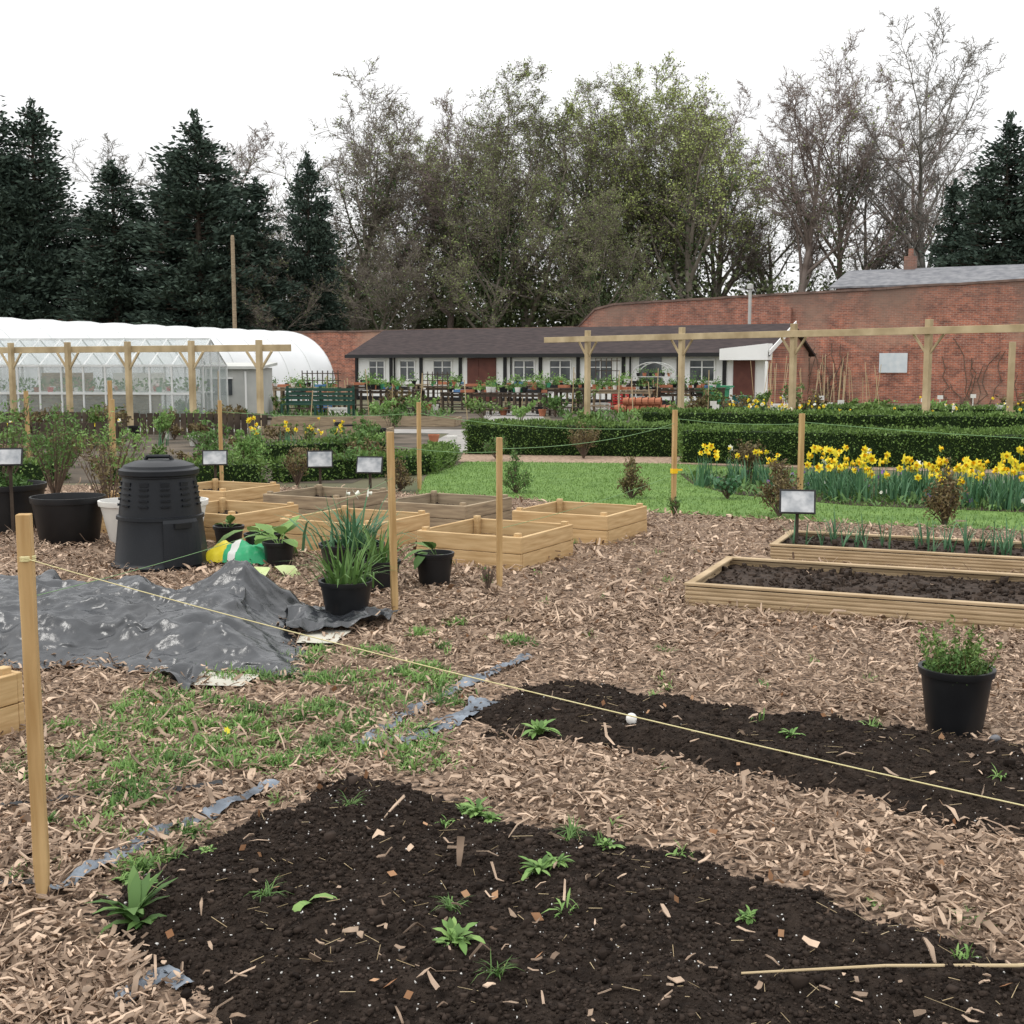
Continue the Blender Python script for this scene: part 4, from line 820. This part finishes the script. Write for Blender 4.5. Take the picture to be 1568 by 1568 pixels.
for i in range(16):
    y=R.uniform(33,46);x=R.uniform(.12,.42)*y; b=MB(); h=R.uniform(.4,.6); b.box((0,0,h/2),(.03,.02,h)); b.box((0,-.015,h),(.2,.01,.14)); b.obj('plant_marker',[whitep_m],(x,y,0),R.uniform(-.5,.3))
for (x,y,L,an) in ((9.5,33,7,-.35),(10.5,36,8,-.35),(6.2,37.5,4,-.35),(-6.5,33.5,5,-.1),(-12.5,21,4,-.1),(-5.8,27.3,3,-.08),(13,40,7,-.45)):
    b=MB(); h=.22
    b.box((L/2,0,h/2),(L,.04,h));b.box((L/2,1.3,h/2),(L,.04,h));b.box((0,.65,h/2),(.04,1.25,h));b.box((L,.65,h/2),(.04,1.25,h)); b.box((L/2,.65,.08),(L-.06,1.24,.16),mi=1)
    root=b.obj('vegetable_bed',[woodo_m,bedsoil_m],(x,y,.01),an)
# ------------------------------------------------------------ trees
def vadd(a,b,s=1): return (a[0]+b[0]*s,a[1]+b[1]*s,a[2]+b[2]*s)
def vnorm(a): l=math.sqrt(a[0]**2+a[1]**2+a[2]**2) or 1; return (a[0]/l,a[1]/l,a[2]/l)
def deciduous(seed,H=22,r0=.36,tf=.3,spread=1.0,dens=1.0,leafn=0,ivy=0,nl=0,bark=bark_m,leafmat=bud_m,leaf=.16,th=.66):
    rg=random.Random(seed); segs=[];tips=[]
    NS=[10,6,5,4,3];JT=[.045,.13,.2,.26,.3];UPT=[.04,.06,.05,.04,.02];ST=[tf,.25,.2,.2,9];RAT=[.40*spread,.50,.52,.55,0];MINR=.016
    KC=[2.2*dens,2.0*dens,2.0*dens,1.8*dens,0]
    def br(p,d,L,r,lev):
        n=NS[lev];step=L/n;rr=r
        for i in range(n):
            j=JT[lev]; d=vnorm((d[0]+rg.gauss(0,j),d[1]+rg.gauss(0,j),d[2]+rg.gauss(0,j)*.7+UPT[lev]))
            q=vadd(p,d,step); t=(i+1)/n; r2=max(r*(1-t*.78),MINR*.7); segs.append((p,q,rr,r2,lev))
            if lev<4 and t>=ST[lev]:
                k=KC[lev]; k=int(k)+(1 if rg.random()<k-int(k) else 0)
                for c in range(k):
                    az=rg.uniform(0,6.283); a_=rg.uniform(.45,1.0) if lev else rg.uniform(.5,1.1)*(1-.2*t)
                    ref=(0,0,1) if abs(d[2])<.9 else (1,0,0)
                    u=vnorm((d[1]*ref[2]-d[2]*ref[1],d[2]*ref[0]-d[0]*ref[2],d[0]*ref[1]-d[1]*ref[0])); v=(d[1]*u[2]-d[2]*u[1],d[2]*u[0]-d[0]*u[2],d[0]*u[1]-d[1]*u[0])
                    ca,sa=math.cos(a_),math.sin(a_); nd=tuple(d[m]*ca+(u[m]*math.cos(az)+v[m]*math.sin(az))*sa for m in range(3))
                    if lev>=1 and nd[2]<-.25: nd=(nd[0],nd[1],nd[2]*.3)
                    LL=L*RAT[lev]*rg.uniform(.7,1.2)*(1-.35*t if lev==0 else 1-.45*t)
                    if lev==0: LL=H*.385*spread*rg.uniform(.8,1.08)*(1-.22*max(0,(t-.5))/.5)
                    br(q,vnorm(nd),LL,max(r2*rg.uniform(.5,.72),MINR),lev+1)
            p=q;rr=r2
        tips.append(p)
    d0=vnorm((rg.gauss(0,.05),rg.gauss(0,.05),1)); br((0,0,-.2),d0,H*th,r0,0)
    P0=np.array([s[0] for s in segs]);P1=np.array([s[1] for s in segs]);a0=np.array([s[2] for s in segs]);a1=np.array([s[3] for s in segs]);lv=np.array([s[4] for s in segs])
    zmax=P1[:,2].max(); k=H/zmax; P0[:,2]*=k;P1[:,2]*=k
    parts=[]
    big=lv<=1; V,F=tubes(P0[big],P1[big],a0[big],a1[big],7); parts.append((V,F,0)); V,F=tubes(P0[~big],P1[~big],a0[~big],a1[~big],3); parts.append((V,F,0))
    rs=np.random.RandomState(seed)
    if leafn>0:
        fi=np.where(lv>=3)[0]; idx=rs.choice(fi,leafn); c=P0[idx]+(P1[idx]-P0[idx])*rs.uniform(0,1,(leafn,1))+rs.normal(0,.12,(leafn,3)); V,F=leaves(c,leaf,leaf*.65,0,rs); parts.append((V,F,1))
    if ivy>0:
        fi=np.where((lv==0)|((lv==1)&(P0[:,2]<H*.6)))[0]; fi=fi[P0[fi,2]<H*.68]; idx=rs.choice(fi,ivy); c=P0[idx]+(P1[idx]-P0[idx])*rs.uniform(0,1,(ivy,1))+rs.normal(0,.42,(ivy,3))*(1-.5*P0[idx,2:3]/H); V,F=leaves(c,.24,.17,0,rs); parts.append((V,F,2))
    V,F,I=cat(parts); return npobj('tree_mesh%d'%seed,V,F,[bark,leafmat,ivy_m],I,mesh_only=True),H
def place(mesh,H,x,y,h,rz,name,sx=1):
    o=bpy.data.objects.new(name,mesh); s=h/H; o.scale=(s*sx,s*sx,s); o.location=(x,y,0); o.rotation_euler=(0,0,rz); return link(o)
Tb=[deciduous(1,ivy=1500,dens=1.0,leafn=1500,spread=1.05),deciduous(2,bark=barkr_m,spread=1.0,leafn=1200,ivy=1000,tf=.35,dens=.95),deciduous(5,bark=barkr_m,spread=.85,dens=.9,tf=.4,th=.72)]
Tg=[deciduous(3,leafn=13000,ivy=2500,spread=1.05,leafmat=bud_m,leaf=.14,dens=.95),deciduous(4,leafn=17000,ivy=1200,spread=1.05,leafmat=budy_m,leaf=.15,tf=.25,dens=.95)]
Ts=deciduous(8,H=22,dens=.84,spread=.75,r0=.3,tf=.35,th=.74,bark=M('bark_grey',(.17,.16,.14),(.31,.29,.26),.95,1.5))  # grey bark lightened the same way, haze painted into its colour
T=[ (Tb[0],-11.1,85,22.3,.3,1.05),(Tb[1],-4.6,86,20.0,1.2,1.0),(Tg[0],1.5,84,21.6,.5,1.1),(Tg[0],5.4,92,22.6,2.5,1.05),(Tg[1],12.3,85,23.0,.4,1.1),(Tg[1],8.7,90,22.4,2.9,.9),(Tb[2],18.6,85,22,2.2,1),(Tb[1],22.9,86,23.6,4.0,.9),
 (Ts,28.6,84,25.2,1.0,1),(Ts,25.6,90,18,3.1,1.1),(Tb[2],32,95,22,5,1),(Tg[0],-7.5,93,19,3.6,1),(Tb[1],-1.5,96,21,5.2,1),(Tg[1],15.2,92,21,1.1,.9),(Tb[0],-15,94,14.5,2.0,1),(Tb[2],15.6,98,22.5,.8,1),(Tb[0],20.5,99,19,4.4,1),
 (Ts,-34,108,21.5,1,1.3),(Tb[2],-26.0,110,22.5,2,1.2),(Ts,-39.5,105,20,3,1.2),(Tg[0],-2.0,82,16.5,4.4,1.0),(Tb[0],-8.5,78,11,.8,1.2),(Tb[0],-14.2,76,10,2.8,1.1),(Tg[0],6.4,80,13,.9,1)]
for (tm,x,y,h,rz,sx) in T: place(tm[0],tm[1],x,y,h,rz,'deciduous_tree',sx)
def conifer(seed,H=16,Rm=3.4,n=30000):
    rs=np.random.RandomState(seed); nb=420; st_=rs.choice(4,nb,p=[.52,.18,.17,.13]); hf=np.array([1,.86,.8,.72])[st_]; an=rs.uniform(0,6.28,4); of=np.array([0,.33,.38,.42])*Rm; ox=(np.cos(an)*of)[st_];oy=(np.sin(an)*of)[st_]
    zb=rs.uniform(.02,.985,nb)**.9*H*hf; az=rs.uniform(0,6.283,nb); t=zb/(H*hf)
    Rb=Rm*np.where(st_==0,1,.62)*np.minimum(1.08*(1-t)**.55,1)*(.62+.5*rs.uniform(0,1,nb))*(.8+.4*vn(az*1.5,t*5,seed)); k=rs.choice(nb,n,p=(Rb+.3)/(Rb+.3).sum())
    s=rs.beta(2.4,1.2,n); r=Rb[k]*s; z=zb[k]-.10*Rb[k]*s**2+.30*Rb[k]*s*.5; sp=.12+.24*s
    aa=az[k]; c=np.stack([ox[k]*(1-t[k]*.2)+np.cos(aa)*r,oy[k]+np.sin(aa)*r,z],1)+rs.normal(0,1,(n,3))*sp[:,None]*np.array([1,1,.6]); c[:,2]=np.clip(c[:,2],.1,H*1.02)
    d=np.stack([np.cos(aa),np.sin(aa),np.full(n,.25)],1); V,F=leaves(c,.36,.15,0,rs,dirs=d)
    P0=np.c_[ox,oy,zb];P1=np.stack([ox+np.cos(az)*Rb*.9,oy+np.sin(az)*Rb*.9,zb+.05*Rb],1); V2,F2=tubes(P0,P1,np.full(nb,.06),np.full(nb,.02),3); V3,F3=tubes([(0,0,-.2),(0,0,H*.5)],[(0,0,H*.5),(0,0,H)],[.3,.18],[.18,.03],8)
    V4,F4=leaves(np.c_[rs.normal(0,.12,(160,2)),rs.uniform(H*.93,H*1.03,160)],.4,.12,1.5,rs)
    V,F,I=cat([(V,F,0),(V4,F4,0),(V2,F2,1),(V3,F3,1)]); return npobj('conifer%d'%seed,V,F,[con_m,woodd_m],I,mesh_only=True),H
Cs=[conifer(1,Rm=4.1),conifer(2,Rm=3.8),conifer(3,Rm=4.7)]
for (i,x,y,h,sx) in [(2,-32,75,19,.95),(0,-28.6,76,16.9,.9),(1,-23.6,75,13.3,1.2),(2,-18.6,75,16.0,1.1),(1,-15.6,77,12.6,1.1),(0,-12.7,79,14.4,.75),(1,-21.2,80,14,1.1),(0,-26.3,79,11.5,1.3),(2,-35,80,16,1.1),(2,30,77,16.3,.95),(0,33,77,15.5,1.2),(1,27.6,79,12.8,.8),(1,36,80,17,1.2),(0,-19.5,82,11,1.5),(0,-30.8,79,14,1.3)]:
    place(Cs[i][0],Cs[i][1],x,y,h,R.uniform(0,6),'conifer_tree',sx)
# understory
c=[]
for i in range(250):
    x=R.uniform(-34,40); y=R.uniform(83,106); h=R.uniform(5.5,10.5)*(1.15 if -12<x<16 else .85); r=R.uniform(1.8,3.4); n=400
    q=nrm(NR.normal(size=(n,3)))*NR.uniform(.3,1,(n,1))**.5; q=q*[r,r,h*.5]*(1+.45*(NR.uniform(size=(n,1))-.5))+[x,y,h*.5]; q[:,2]=np.maximum(q[:,2],.1); c.append(q)
V,F=leaves(np.concatenate(c),.38,.23,0); npobj('understory_shrubs',V,F,under_m)
# ------------------------------------------------------------ world, sun, camera
w=bpy.data.worlds.new('World'); scene.world=w; w.use_nodes=True; nt=w.node_tree; N=nt.nodes; L=nt.links; bg=N['Background']
sk=N.new('ShaderNodeTexSky'); sk.sky_type='NISHITA'; sk.sun_disc=False; sk.dust_density=4; sk.air_density=1
# overcast: cloud layer whitens the sky; luminance rises towards the zenith (CIE overcast)
tc=N.new('ShaderNodeTexCoord'); sp=N.new('ShaderNodeSeparateXYZ'); L.new(tc.outputs['Generated'],sp.inputs[0])
mr=N.new('ShaderNodeMapRange'); mr.inputs[1].default_value=0; mr.inputs[2].default_value=1; mr.inputs[3].default_value=10.4; mr.inputs[4].default_value=18; L.new(sp.outputs[2],mr.inputs[0])
cc=N.new('ShaderNodeCombineColor'); 
for i in range(3): L.new(mr.outputs[0],cc.inputs[i])
mx=N.new('ShaderNodeMix'); mx.data_type='RGBA'; mx.inputs[0].default_value=.94; L.new(sk.outputs[0],mx.inputs[6]); L.new(cc.outputs[0],mx.inputs[7]); L.new(mx.outputs[2],bg.inputs['Color']); bg.inputs['Strength'].default_value=.10
sl=bpy.data.lights.new('sun','SUN'); sl.energy=1.0; sl.angle=math.radians(18); sl.color=(1,.97,.92); so=bpy.data.objects.new('sun',sl); link(so)
sd=Vector((-.5,-.15,1.0)).normalized(); so.rotation_euler=sd.to_track_quat('Z','Y').to_euler(); 
az=math.atan2(sd.x,sd.y); sk.sun_rotation=az; sk.sun_elevation=math.asin(sd.z)
cam=bpy.data.cameras.new('camera'); cam.sensor_width=36; cam.lens=43.6; cam.clip_end=2000; cam.clip_start=.05
co=bpy.data.objects.new('camera',cam); co.location=(0,0,1.6); co.rotation_euler=(math.radians(90-6.7),0,0); link(co); scene.camera=co
scene.view_settings.view_transform='Standard'; scene.view_settings.look='None'; scene.view_settings.exposure=0
